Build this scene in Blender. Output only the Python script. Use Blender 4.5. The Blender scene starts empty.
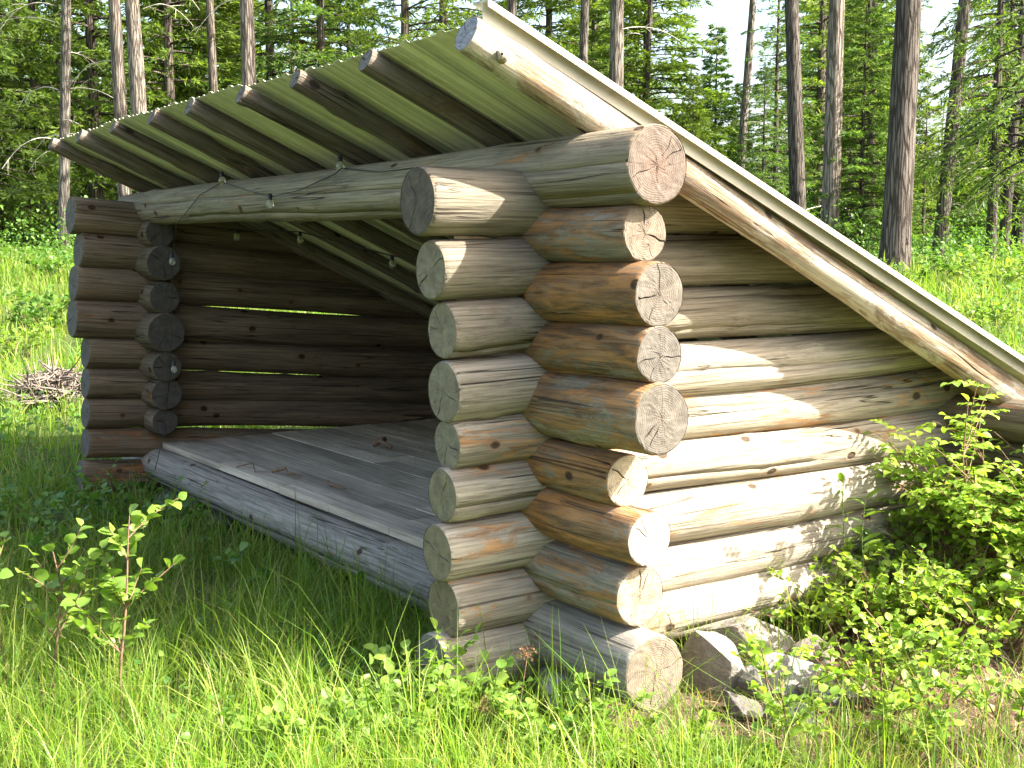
import bpy, bmesh, math, random
import numpy as np
from mathutils import Vector, Matrix

random.seed(7); RNG = np.random.default_rng(7)
sc = bpy.context.scene
COL = sc.collection

# ------------------------------------------------------------------ camera, sky, sun, exposure
FPX = 1260.0                                   # focal length in pixels at 1024 wide
PITCH = math.radians(6.07); YAW = math.radians(34.3)
F0 = np.array([-math.cos(YAW), math.sin(YAW), 0.0])
RT = np.array([math.sin(YAW), math.cos(YAW), 0.0])
FW = F0 * math.cos(PITCH) + np.array([0, 0, -math.sin(PITCH)])
UP = F0 * math.sin(PITCH) + np.array([0, 0, math.cos(PITCH)])
CAM = np.array([3.496, -2.504, 1.5])
cd = bpy.data.cameras.new('camera'); cam = bpy.data.objects.new('camera', cd); COL.objects.link(cam)
cd.sensor_width = 36.0; cd.lens = FPX * 36.0 / 1024.0; cd.clip_start = 0.05; cd.clip_end = 6000
cam.matrix_world = Matrix(((RT[0], UP[0], -FW[0], CAM[0]), (RT[1], UP[1], -FW[1], CAM[1]),
                           (RT[2], UP[2], -FW[2], CAM[2]), (0, 0, 0, 1)))
sc.camera = cam

SUN = Vector((1.0, 0.88, 1.12)).normalized()   # direction towards the sun
w = bpy.data.worlds.new('World'); sc.world = w; w.use_nodes = True
nt = w.node_tree; bg = nt.nodes['Background']
sky = nt.nodes.new('ShaderNodeTexSky'); sky.sky_type = 'NISHITA'; sky.sun_disc = False
sky.sun_elevation = math.asin(SUN.z); sky.sun_rotation = math.atan2(SUN.x, SUN.y)
sky.air_density = 1.0; sky.dust_density = 5.0; sky.ozone_density = 0.6
nt.links.new(sky.outputs[0], bg.inputs[0]); bg.inputs[1].default_value = 0.14
sl = bpy.data.lights.new('sun', 'SUN'); sun = bpy.data.objects.new('sun', sl); COL.objects.link(sun)
sl.energy = 5.0; sl.angle = math.radians(0.53); sl.color = (1.0, 0.95, 0.86)
sun.rotation_euler = (-SUN).to_track_quat('-Z', 'Y').to_euler(); sun.location = (8, 6, 15)
sc.view_settings.view_transform = 'Standard'; sc.view_settings.look = 'None'
sc.view_settings.exposure = 2.22; sc.view_settings.gamma = 1.0
sc.render.engine = 'CYCLES'
sc.cycles.max_bounces = 8; sc.cycles.diffuse_bounces = 4; sc.cycles.transmission_bounces = 4
sc.cycles.use_denoising = True

def pray(px, py):
    return FW + RT * (px - 512) / FPX + UP * (384 - py) / FPX

# ------------------------------------------------------------------ helpers
def tag(o, label=None, cat=None, group=None, kind=None):
    if label: o['label'] = label
    if cat: o['category'] = cat
    if group: o['group'] = group
    if kind: o['kind'] = kind
    return o

def link(name, me, mat=None, parent=None, loc=None, rot=None):
    o = bpy.data.objects.new(name, me); COL.objects.link(o)
    if mat is not None and me is not None and not me.materials: me.materials.append(mat)
    if parent: o.parent = parent
    if loc is not None: o.location = loc
    if rot is not None: o.rotation_euler = rot
    return o

def empty(name, loc, rz=0.0):
    o = bpy.data.objects.new(name, None); COL.objects.link(o); o.location = loc; o.rotation_euler = (0, 0, rz)
    o.empty_display_size = 0.1
    return o

def npmesh(name, V, Fc, smooth=False):
    V = np.asarray(V, dtype=np.float32); Fc = np.asarray(Fc, dtype=np.int32)
    me = bpy.data.meshes.new(name); n = Fc.shape[1]
    me.vertices.add(len(V)); me.vertices.foreach_set('co', V.ravel())
    me.loops.add(Fc.size); me.loops.foreach_set('vertex_index', Fc.ravel())
    me.polygons.add(len(Fc)); me.polygons.foreach_set('loop_start', np.arange(0, Fc.size, n, dtype=np.int32))
    if smooth: me.polygons.foreach_set('use_smooth', np.ones(len(Fc), dtype=bool))
    me.update(calc_edges=True)
    return me

def pymesh(name, V, Fc, smooth=False):
    me = bpy.data.meshes.new(name); me.from_pydata([tuple(v) for v in V], [], [tuple(f) for f in Fc])
    if smooth:
        for p in me.polygons: p.use_smooth = True
    me.update(); return me

def wave3(seed, n=5, f=(0.5, 3.0)):
    r = np.random.default_rng(seed)
    K = r.normal(size=(n, 3)); K /= np.linalg.norm(K, axis=1)[:, None]
    K *= r.uniform(f[0], f[1], (n, 1)); ph = r.uniform(0, 6.28, n); A = r.uniform(.5, 1, n)
    def fn(P): return (np.sin(np.asarray(P) @ K.T + ph) * A).sum(-1) / n
    return fn

def tube(pts, rad, n=6, cap=True):
    """polyline tube -> verts, quads (closed tip by shrinking)"""
    pts = np.asarray(pts, float); m = len(pts)
    rad = np.broadcast_to(np.asarray(rad, float), (m,))
    T = np.gradient(pts, axis=0); T /= np.linalg.norm(T, axis=1)[:, None] + 1e-9
    ref = np.array([0, 0, 1.0]) if abs(T[0][2]) < .9 else np.array([1.0, 0, 0])
    A = np.cross(T, ref); A /= np.linalg.norm(A, axis=1)[:, None] + 1e-9
    B = np.cross(T, A); th = np.arange(n) * 2 * math.pi / n
    V = pts[:, None, :] + rad[:, None, None] * (np.cos(th)[None, :, None] * A[:, None, :] + np.sin(th)[None, :, None] * B[:, None, :])
    V = V.reshape(-1, 3); i = np.arange(m - 1)[:, None] * n; j = np.arange(n)[None, :]; k = (j + 1) % n
    Fc = np.stack([i + j, i + k, i + n + k, i + n + j], -1).reshape(-1, 4)
    return V, Fc

class Acc:
    def __init__(s): s.V = []; s.F = []; s.n = 0
    def add(s, V, Fc):
        s.V.append(np.asarray(V, float)); s.F.append(np.asarray(Fc) + s.n); s.n += len(V)
    def mesh(s, name, smooth=False): return npmesh(name, np.concatenate(s.V), np.concatenate(s.F), smooth)

# ------------------------------------------------------------------ materials
class NT:
    def __init__(s, name):
        s.m = bpy.data.materials.new(name); s.m.use_nodes = True; s.t = s.m.node_tree
        s.b = s.t.nodes['Principled BSDF']; s.out = s.t.nodes['Material Output']
    def n(s, ty, **kw):
        nd = s.t.nodes.new(ty)
        for k, v in kw.items():
            if hasattr(nd, k): setattr(nd, k, v)
        return nd
    def set(s, sock, v):
        if hasattr(v, 'is_output'): s.t.links.new(v, sock)
        else: sock.default_value = v
    def math(s, op, a, b=0.0, c=None, clamp=False):
        nd = s.n('ShaderNodeMath', operation=op, use_clamp=clamp); s.set(nd.inputs[0], a); s.set(nd.inputs[1], b)
        if c is not None: s.set(nd.inputs[2], c)
        return nd.outputs[0]
    def noise(s, vec, scale, detail=4, rough=.55, dist=0.0):
        nd = s.n('ShaderNodeTexNoise'); s.set(nd.inputs['Vector'], vec); nd.inputs['Scale'].default_value = scale
        nd.inputs['Detail'].default_value = detail; nd.inputs['Roughness'].default_value = rough
        nd.inputs['Distortion'].default_value = dist
        return nd.outputs['Fac']
    def vor(s, vec, scale, feature='F1'):
        nd = s.n('ShaderNodeTexVoronoi', feature=feature); s.set(nd.inputs['Vector'], vec); nd.inputs['Scale'].default_value = scale
        return nd.outputs['Distance']
    def mapping(s, vec, scale=(1, 1, 1), loc=(0, 0, 0)):
        nd = s.n('ShaderNodeMapping'); s.set(nd.inputs['Vector'], vec); nd.inputs['Scale'].default_value = scale
        s.set(nd.inputs['Location'], loc); return nd.outputs[0]
    def ramp(s, fac, stops, mode='LINEAR'):
        nd = s.n('ShaderNodeValToRGB'); cr = nd.color_ramp; cr.interpolation = mode
        while len(cr.elements) < len(stops): cr.elements.new(.5)
        for e, (p, c) in zip(cr.elements, stops):
            e.position = p; e.color = (c, c, c, 1) if isinstance(c, (int, float)) else (*c, 1)
        s.set(nd.inputs[0], fac); return nd.outputs[0]
    def mix(s, f, a, b, mode='MIX'):
        nd = s.n('ShaderNodeMix', data_type='RGBA', blend_type=mode)
        s.set(nd.inputs[0], f)
        for k, v in ((6, a), (7, b)):
            s.set(nd.inputs[k], (*v, 1) if isinstance(v, tuple) and len(v) == 3 else v)
        return nd.outputs[2]
    def bump(s, h, strength=.5, dist=.01):
        nd = s.n('ShaderNodeBump'); s.set(nd.inputs['Height'], h); nd.inputs['Strength'].default_value = strength
        nd.inputs['Distance'].default_value = dist; s.t.links.new(nd.outputs[0], s.b.inputs['Normal']); return nd.outputs[0]
    def obj(s): return s.n('ShaderNodeTexCoord').outputs['Object']
    def info(s): return s.n('ShaderNodeObjectInfo')
    def fin(s, col, rough=.8, spec=.25):
        s.set(s.b.inputs['Base Color'], col if not isinstance(col, tuple) else (*col, 1))
        s.set(s.b.inputs['Roughness'], rough); s.b.inputs['Specular IOR Level'].default_value = spec
        return s.m

def mat_log(name, pale, dark, rust=(.50, .235, .07), spots=1.0, mould=.5):
    """weathered round timber, grain along local z; object colour tints it, object alpha is the share of unweathered orange wood"""
    s = NT(name); inf = s.info(); co = s.obj()
    off = s.n('ShaderNodeCombineXYZ'); s.set(off.inputs[0], s.math('MULTIPLY', inf.outputs['Random'], 37.0))
    s.set(off.inputs[2], s.math('MULTIPLY', inf.outputs['Random'], 91.0))
    fib = s.noise(s.mapping(co, (1, 1, .028), off.outputs[0]), 95, 8, .7, .25)
    band = s.noise(s.mapping(co, (1, 1, .10), off.outputs[0]), 9, 5, .6, .4)
    col = s.mix(s.ramp(fib, [(.36, 0.), (.60, 1.)]), dark, pale)
    tone = s.ramp(band, [(.28, .58), (.72, 1.15)])
    col = s.mix(1.0, col, tone, 'MULTIPLY')
    # unweathered orange wood where bark flaked off
    pat = s.math('ADD', s.math('MULTIPLY', s.noise(s.mapping(co, (1, 1, .25), off.outputs[0]), 8.5, 9, .78, .9), .8), s.math('MULTIPLY', fib, .2))
    amt = s.math('ADD', pat, s.math('MULTIPLY', inf.outputs['Alpha'], .32))
    fac = s.ramp(amt, [(.60, 0.), (.63, .6), (.74, .9)])
    rcol = s.mix(s.ramp(s.noise(s.mapping(co, (1, 1, .10), off.outputs[0]), 30, 7, .7, .8), [(.38, 0.), (.60, 1.)]), rust, (rust[0] * .24, rust[1] * .25, rust[2] * .3))
    col = s.mix(fac, col, rcol)
    # dark mould blotches
    mo = s.ramp(s.noise(s.mapping(co, (1, 1, .4), off.outputs[0]), 11, 6, .7), [(.58, 0.), (.72, mould)])
    col = s.mix(mo, col, (.075, .068, .055))
    # long thin checks
    ck = s.noise(s.mapping(co, (1, 1, .018), off.outputs[0]), 15, 3, .5, .2)
    ckl = s.ramp(s.math('ABSOLUTE', s.math('SUBTRACT', ck, .5)), [(.001, 1.), (.006, 0.)])
    gate = s.ramp(s.noise(s.mapping(co, (1, 1, .5), off.outputs[0]), 3.0, 2), [(.46, 0.), (.54, 1.)])
    ckl = s.math('MULTIPLY', ckl, gate)
    col = s.mix(s.math('MULTIPLY', ckl, .85), col, (.03, .024, .018))
    fine = s.ramp(s.noise(s.mapping(co, (1, 1, .012), off.outputs[0]), 70, 2, .5, .15), [(.29, .85), (.335, 0.)])
    col = s.mix(fine, col, (.05, .042, .034))
    # knots
    kd = s.vor(s.mapping(co, (1, 1, .72), off.outputs[0]), 6.2)
    kn = s.ramp(kd, [(.08, 1.), (.12, 0.)]); halo = s.ramp(kd, [(.08, 1.), (.24, 0.)])
    col = s.mix(s.math('MULTIPLY', halo, .35 * spots), col, (rust[0] * .55, rust[1] * .6, rust[2] * .8))
    col = s.mix(s.math('MULTIPLY', kn, .9 * spots), col, (.04, .028, .02))
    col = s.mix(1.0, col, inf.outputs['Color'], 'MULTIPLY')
    h = s.math('ADD', s.math('MULTIPLY', fib, .5), s.math('MULTIPLY', band, .5))
    h = s.math('SUBTRACT', h, s.math('MULTIPLY', ckl, .9)); h = s.math('SUBTRACT', h, s.math('MULTIPLY', kn, .5))
    h = s.math('ADD', h, s.math('MULTIPLY', s.noise(s.mapping(co, (1, 1, .3), off.outputs[0]), 14, 4), .7))
    s.bump(h, 1.0, .014)
    return s.fin(col, .82, .2)

M_LOG = mat_log('weathered_log', (.38, .345, .28), (.18, .158, .122))
M_RAFT = mat_log('rafter_timber', (.21, .175, .135), (.085, .066, .048), rust=(.20, .11, .045), spots=1.3)
M_RAKE = mat_log('peeled_rafter', (.60, .54, .45), (.34, .29, .22), rust=(.36, .21, .10), mould=.6)

def mat_end():
    s = NT('end_grain'); inf = s.info(); co = s.obj()
    sp = s.n('ShaderNodeSeparateXYZ'); s.set(sp.inputs[0], co)
    rnd = s.math('MULTIPLY', inf.outputs['Random'], 50.0)
    off = s.n('ShaderNodeCombineXYZ'); s.set(off.inputs[0], rnd); s.set(off.inputs[1], rnd)
    wob = s.noise(s.mapping(co, (1, 1, 1), off.outputs[0]), 9, 3)
    r = s.math('SQRT', s.math('ADD', s.math('POWER', s.math('ABSOLUTE', sp.outputs[0]), 2), s.math('POWER', s.math('ABSOLUTE', sp.outputs[1]), 2)))
    rr = s.math('ADD', r, s.math('MULTIPLY', wob, .03))
    ring = s.math('SINE', s.math('MULTIPLY', rr, 900.0))
    ring2 = s.noise(s.n('ShaderNodeCombineXYZ').outputs[0], 1)
    ang = s.math('ARCTAN2', sp.outputs[1], sp.outputs[0])
    cv = s.n('ShaderNodeCombineXYZ'); s.set(cv.inputs[0], s.math('MULTIPLY', s.math('COSINE', ang), 1.0)); s.set(cv.inputs[1], s.math('SINE', ang))
    s.set(cv.inputs[2], s.math('ADD', rnd, s.math('MULTIPLY', r, 4.0)))
    ray = s.noise(cv.outputs[0], 22, 5, .7)
    saw = s.noise(s.mapping(co, (1, .05, 1), off.outputs[0]), 260, 2)
    blot = s.noise(s.mapping(co, (1, 1, 1), off.outputs[0]), 22, 6, .7)
    v = s.math('ADD', s.math('MULTIPLY', ring, .07), s.math('ADD', s.math('MULTIPLY', ray, .32), s.math('MULTIPLY', blot, .95)))
    v = s.math('ADD', v, s.math('MULTIPLY', saw, .18))
    tone = s.ramp(v, [(.42, .26), (.92, .82)])
    col = s.mix(1.0, s.mix(1.0, inf.outputs['Color'], (.96, .97, .97), 'MULTIPLY'), tone, 'MULTIPLY')
    heart = s.ramp(s.math('ADD', r, s.math('MULTIPLY', blot, .05)), [(.03, 1.), (.095, 0.)])
    col = s.mix(s.math('MULTIPLY', heart, s.math('MULTIPLY', inf.outputs['Alpha'], .7)), col, (.15, .085, .06))
    pits = s.ramp(s.noise(s.mapping(co, (1, 1, 1), off.outputs[0]), 95, 3, .6), [(.60, 0.), (.72, .55)])
    col = s.mix(pits, col, (.09, .07, .05))
    s.bump(v, .6, .006)
    return s.fin(col, .9, .12)
M_END = mat_end()

def mat_deck():
    s = NT('deck_board'); inf = s.info(); co = s.obj()
    off = s.n('ShaderNodeCombineXYZ'); s.set(off.inputs[0], s.math('MULTIPLY', inf.outputs['Random'], 37.0)); s.set(off.inputs[1], s.math('MULTIPLY', inf.outputs['Random'], 17.0))
    fib = s.noise(s.mapping(co, (.03, 1, 1), off.outputs[0]), 60, 6, .65, .4)
    band = s.noise(s.mapping(co, (.25, 1, 1), off.outputs[0]), 7, 5, .65)
    col = s.mix(s.ramp(fib, [(.3, 0.), (.7, 1.)]), (.33, .265, .19), (.68, .58, .44))
    col = s.mix(1., col, s.ramp(band, [(.25, .6), (.75, 1.15)]), 'MULTIPLY')
    col = s.mix(1., col, s.ramp(inf.outputs['Random'], [(0., .62), (1., 1.14)]), 'MULTIPLY')
    st = s.ramp(s.noise(s.mapping(co, (.5, 1, 1), off.outputs[0]), 5, 6, .7), [(.56, 0.), (.7, .5)])
    col = s.mix(st, col, (.13, .085, .05))
    s.bump(fib, .5, .006)
    return s.fin(col, .8, .25)
M_DECK = mat_deck()

def mat_metal(name, c):
    s = NT(name); co = s.obj()
    n1 = s.noise(s.mapping(co, (1, .12, 1)), 5, 6, .65)
    col = s.mix(s.ramp(n1, [(.35, 0.), (.75, .5)]), c, tuple(x * .6 for x in c))
    st = s.noise(s.mapping(co, (1, .012, .012)), 34, 3, .6)
    col = s.mix(1., col, s.ramp(st, [(.30, .55), (.50, 1.0), (.70, 1.18)]), 'MULTIPLY')
    dr = s.ramp(s.noise(s.mapping(co, (1, .3, 1)), 14, 5, .7), [(.55, 0.), (.75, .4)])
    col = s.mix(dr, col, (.12, .10, .06))
    s.b.inputs['Metallic'].default_value = .0
    return s.fin(col, .45, .5)
M_ROOF = mat_metal('painted_sheet_metal', (.66, .645, .43))
M_FLASH = mat_metal('cream_edge_trim', (.50, .46, .37))

def mat_leaf(name, cols, trans=.4, rough=.5, spec=.3, pos_noise=0.0):
    """thin leaves: diffuse + light coming through; shade of green varies from leaf to leaf"""
    s = NT(name); geo = s.n('ShaderNodeNewGeometry'); rnd = geo.outputs['Random Per Island']
    k = len(cols); col = s.ramp(rnd, [(i / max(1, k - 1), c) for i, c in enumerate(cols)])
    if pos_noise:
        pn = s.noise(s.n('ShaderNodeTexCoord').outputs['Object'], pos_noise, 3)
        col = s.mix(1., col, s.ramp(pn, [(.3, .6), (.7, 1.25)]), 'MULTIPLY')
    inf = s.info(); col = s.mix(1., col, inf.outputs['Color'], 'MULTIPLY')
    s.fin(col, rough, spec)
    tr = s.n('ShaderNodeBsdfTranslucent'); s.set(tr.inputs[0], s.mix(1., col, (1.25, 1.3, .55), 'MULTIPLY'))
    mx = s.n('ShaderNodeMixShader'); mx.inputs[0].default_value = trans
    s.t.links.new(s.b.outputs[0], mx.inputs[1]); s.t.links.new(tr.outputs[0], mx.inputs[2]); s.t.links.new(mx.outputs[0], s.out.inputs[0])
    return s.m
M_GRASS = mat_leaf('grass_blades', [(.08, .175, .02), (.13, .255, .026), (.24, .325, .045), (.17, .28, .03), (.42, .39, .16)], .52, .45, .3, .45)
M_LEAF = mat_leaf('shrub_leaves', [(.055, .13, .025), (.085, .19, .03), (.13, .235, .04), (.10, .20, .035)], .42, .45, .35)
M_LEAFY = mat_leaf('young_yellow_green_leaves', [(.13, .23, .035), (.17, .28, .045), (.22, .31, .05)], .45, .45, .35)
M_FIR = mat_leaf('fir_needles', [(.06, .11, .03), (.10, .16, .037), (.15, .215, .045), (.105, .17, .04)], .55, .6, .25, .6)
M_LARCH = mat_leaf('larch_needles', [(.10, .155, .03), (.15, .22, .038), (.21, .275, .05)], .55, .6, .25, .6)
M_BROWN = mat_leaf('dry_plant', [(.16, .08, .045), (.22, .12, .07), (.11, .06, .04)], .2, .8, .1)

def mat_simple(name, c, rough=.8, spec=.2, nscale=20.0, var=.35, stretch=(1, 1, 1), bump=.4):
    s = NT(name); co = s.obj(); n = s.noise(s.mapping(co, stretch), nscale, 6, .65)
    col = s.mix(s.ramp(n, [(.3, 0.), (.7, 1.)]), tuple(x * (1 - var) for x in c), tuple(min(1, x * (1 + var)) for x in c))
    s.bump(n, bump, .01); return s.fin(col, rough, spec)
M_LITTER = mat_leaf('dry_litter', [(.10, .055, .03), (.20, .12, .065), (.36, .26, .16), (.15, .085, .05), (.44, .36, .25)], .15, .8, .1)
M_STEM = mat_simple('twig_bark', (.17, .105, .065), nscale=60)
M_GSTEM = mat_simple('green_stem', (.12, .16, .05), nscale=60)
M_DEAD = mat_simple('bleached_dead_branch', (.46, .42, .36), nscale=30)
M_CORD = mat_simple('black_cable', (.012, .012, .012), .5, .4, bump=.05)

def mat_bark(name, a, b, crack):
    s = NT(name); inf = s.info(); co = s.obj()
    off = s.n('ShaderNodeCombineXYZ'); s.set(off.inputs[2], s.math('MULTIPLY', inf.outputs['Random'], 60.0))
    v = s.vor(s.mapping(co, (1, 1, .085), off.outputs[0]), 19, 'DISTANCE_TO_EDGE')
    n = s.noise(s.mapping(co, (1, 1, .14), off.outputs[0]), 20, 6, .7, .8)
    big = s.noise(s.mapping(co, (1, 1, .3), off.outputs[0]), 2.5, 4, .6)
    col = s.mix(s.ramp(n, [(.3, 0.), (.7, 1.)]), a, b)
    col = s.mix(s.ramp(big, [(.35, 0.), (.7, .5)]), col, tuple(x * .55 for x in a))
    ck = s.ramp(s.math('ADD', v, s.math('MULTIPLY', s.math('SUBTRACT', n, .5), .18)), [(.03, 1.), (.16, 0.)])
    col = s.mix(s.math('MULTIPLY', ck, .8), col, crack)
    col = s.mix(1., col, inf.outputs['Color'], 'MULTIPLY')
    s.bump(s.math('SUBTRACT', n, ck), .9, .035)
    return s.fin(col, .9, .12)
M_BARK = mat_bark('furrowed_bark', (.15, .137, .12), (.32, .30, .27), (.045, .038, .032))

def mat_rock():
    s = NT('grey_stone'); inf = s.info(); co = s.obj()
    n = s.noise(co, 9, 8, .7); n2 = s.noise(co, 45, 5, .7)
    col = s.mix(s.ramp(n, [(.3, 0.), (.7, 1.)]), (.15, .14, .13), (.40, .385, .36))
    col = s.mix(s.ramp(n2, [(.55, 0.), (.75, .5)]), col, (.10, .10, .075))
    col = s.mix(1., col, inf.outputs['Color'], 'MULTIPLY')
    s.bump(s.math('ADD', n, s.math('MULTIPLY', n2, .5)), .8, .03); return s.fin(col, .88, .2)
M_ROCK = mat_rock()

def mat_ground():
    s = NT('forest_soil'); co = s.obj()
    a = s.noise(co, .55, 6, .65); b = s.noise(co, 18, 8, .75); c = s.noise(co, 70, 4, .7)
    soil = s.mix(s.ramp(b, [(.3, 0.), (.7, 1.)]), (.045, .030, .02), (.17, .125, .08))
    soil = s.mix(s.ramp(c, [(.56, 0.), (.68, .8)]), soil, (.33, .26, .18))
    green = s.mix(s.ramp(b, [(.3, 0.), (.7, 1.)]), (.035, .06, .014), (.085, .13, .028))
    # bare needle litter beside the east wall, green sward elsewhere
    sp = s.n('ShaderNodeSeparateXYZ'); s.set(sp.inputs[0], co)
    d = s.n('ShaderNodeVectorMath', operation='DISTANCE'); s.set(d.inputs[0], co); d.inputs[1].default_value = (1.3, 1.2, 0)
    f = s.math('ADD', s.math('MULTIPLY', d.outputs['Value'], .33), s.math('SUBTRACT', a, .5))
    col = s.mix(s.ramp(f, [(.55, 0.), (.85, .85)]), soil, green)
    s.bump(s.math('ADD', b, s.math('MULTIPLY', c, .4)), .9, .03)
    return s.fin(col, .95, .1)
M_GROUND = mat_ground()

def mat_hill():
    s = NT('forested_hill'); co = s.obj(); b = s.noise(co, .09, 8, .75)
    col = s.mix(s.ramp(b, [(.35, 0.), (.65, 1.)]), (.035, .06, .055), (.075, .11, .09))
    s.bump(b, 1., 4.0); return s.fin(col, .95, .05)
M_HILL = mat_hill()

s_ = NT('clear_glass'); s_.b.inputs['Transmission Weight'].default_value = .85; s_.b.inputs['IOR'].default_value = 1.3
M_GLASS = s_.fin((.85, .83, .70), .04, .5)

# ------------------------------------------------------------------ terrain
_g1 = wave3(3, 7, (.5, 2.4)); _g2 = wave3(5, 8, (2.5, 7.0)); _g3 = wave3(8, 6, (.05, .2))
def sstep(a, b, x):
    t = np.clip((x - a) / (b - a), 0, 1); return t * t * (3 - 2 * t)
def gh(x, y):
    x = np.asarray(x, float); y = np.asarray(y, float)
    r = np.hypot(x - CAM[0], y - CAM[1]); P = np.stack([x, y, 0 * x], -1)
    z = 1.12 * sstep(5.5, 22, r) + .05 * _g1(P) + .02 * _g2(P)
    z = z + sstep(15, 40, r) * .5 * _g3(P) + sstep(60, 300, r) * 2.0
    inb = sstep(.9, .2, np.maximum(np.maximum(-4.4 - x, x - .2), np.maximum(-.1 - y, y - 2.4)))
    return z * (1 - inb) + (-.03) * inb
def gp(px, py, h=0.0):
    """the ground point (raised by h) seen at a pixel of the photograph"""
    d = pray(px, py); t = 2.0
    for _ in range(4000):
        p = CAM + d * t
        if p[2] <= float(gh(p[0], p[1])) + h: break
        t += .01 if t < 12 else .04
    return (p[0], p[1], float(gh(p[0], p[1])))
def spot(px, depth):
    """ground point at a given distance along the view"""
    p = CAM + (F0 + RT * (px - 512) / FPX) * depth
    return (p[0], p[1], float(gh(p[0], p[1])))

rad = np.concatenate([np.linspace(.05, 9, 110), np.geomspace(9.2, 900, 90)]); ang = np.linspace(0, 2 * math.pi, 221)[:-1]
Rr, An = np.meshgrid(rad, ang, indexing='ij'); X = CAM[0] - .0 + Rr * np.cos(An); Y = CAM[1] + Rr * np.sin(An)
V = np.stack([X, Y, gh(X, Y)], -1).reshape(-1, 3); na = len(ang)
i = np.arange(len(rad) - 1)[:, None] * na; j = np.arange(na)[None, :]; k = (j + 1) % na
Fq = np.stack([i + j, i + na + j, i + na + k, i + k], -1).reshape(-1, 4)
go = link('ground', npmesh('ground', V, Fq, True), M_GROUND); tag(go, kind='structure')
# far wooded ridge
hx = np.linspace(-900, 900, 160); hy = np.linspace(0, 500, 40); HX, HY = np.meshgrid(hx, hy, indexing='ij')
_h = wave3(21, 9, (.004, .02)); _h2 = wave3(22, 9, (.1, .4))
base = CAM + F0 * 420; Pw = base[None, None, :] + HX[..., None] * RT + HY[..., None] * F0
zz = sstep(0, 420, HY) * (26 + 16 * _h(np.stack([HX, HY, 0 * HX], -1)) + 10 * sstep(50, 400, HX)) + 3 * _h2(np.stack([HX, HY, 0 * HX], -1)) - 2
V = np.stack([Pw[..., 0], Pw[..., 1], zz], -1).reshape(-1, 3); n2 = len(hy)
i = np.arange(len(hx) - 1)[:, None] * n2; j = np.arange(n2 - 1)[None, :]
Fq = np.stack([i + j, i + j + 1, i + n2 + j + 1, i + n2 + j], -1).reshape(-1, 4)
tag(link('hills', npmesh('hills', V, Fq, True), M_HILL), kind='structure')

# ------------------------------------------------------------------ the log shelter
SH0 = Vector((-2.0, 1.05, 0.0))
shelter = empty('log_shelter', SH0)
tag(shelter, 'open-fronted weathered log shelter with sloping metal roof and plank floor', 'shelter')
ROOF_S = -.46

def end_disc(R, th, cracks, flip, rs, depth0=0.0):
    """cut log end with radial drying checks cut into it"""
    fr = np.array([.03, .12, .24, .37, .5, .63, .76, .87, .95, 1.0]); n = len(th)
    V = []
    for q in fr:
        a = th.copy(); zz = rs.normal(0, .0006, n)
        rr = R * q
        for (k, r0, r1, wd, dp) in cracks:
            if r0 <= q <= r1 + 1e-6:
                g = min(1, (q - r0) / .15 + .15); wob = .05 * math.sin(q * 9 + k)
                mid = th[k] + wob; hw = wd * g / max(.01, rr.mean())
                a[k] = mid; a[(k - 1) % n] = mid - hw; a[(k + 1) % n] = mid + hw
                zz[k] -= dp * g
        if q > .98: zz -= .002
        V.append(np.stack([rr * np.cos(a), rr * np.sin(a), zz + depth0], -1))
    V = np.concatenate(V); Fc = []
    for a in range(len(fr) - 1):
        for b in range(n):
            c = (b + 1) % n; Fc.append((a * n + b, (a + 1) * n + b, (a + 1) * n + c, a * n + c))
    Fc.append(tuple(range(n)))
    if flip:
        V[:, 2] *= -1; Fc = [tuple(reversed(f)) for f in Fc]
    return V, Fc

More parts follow.
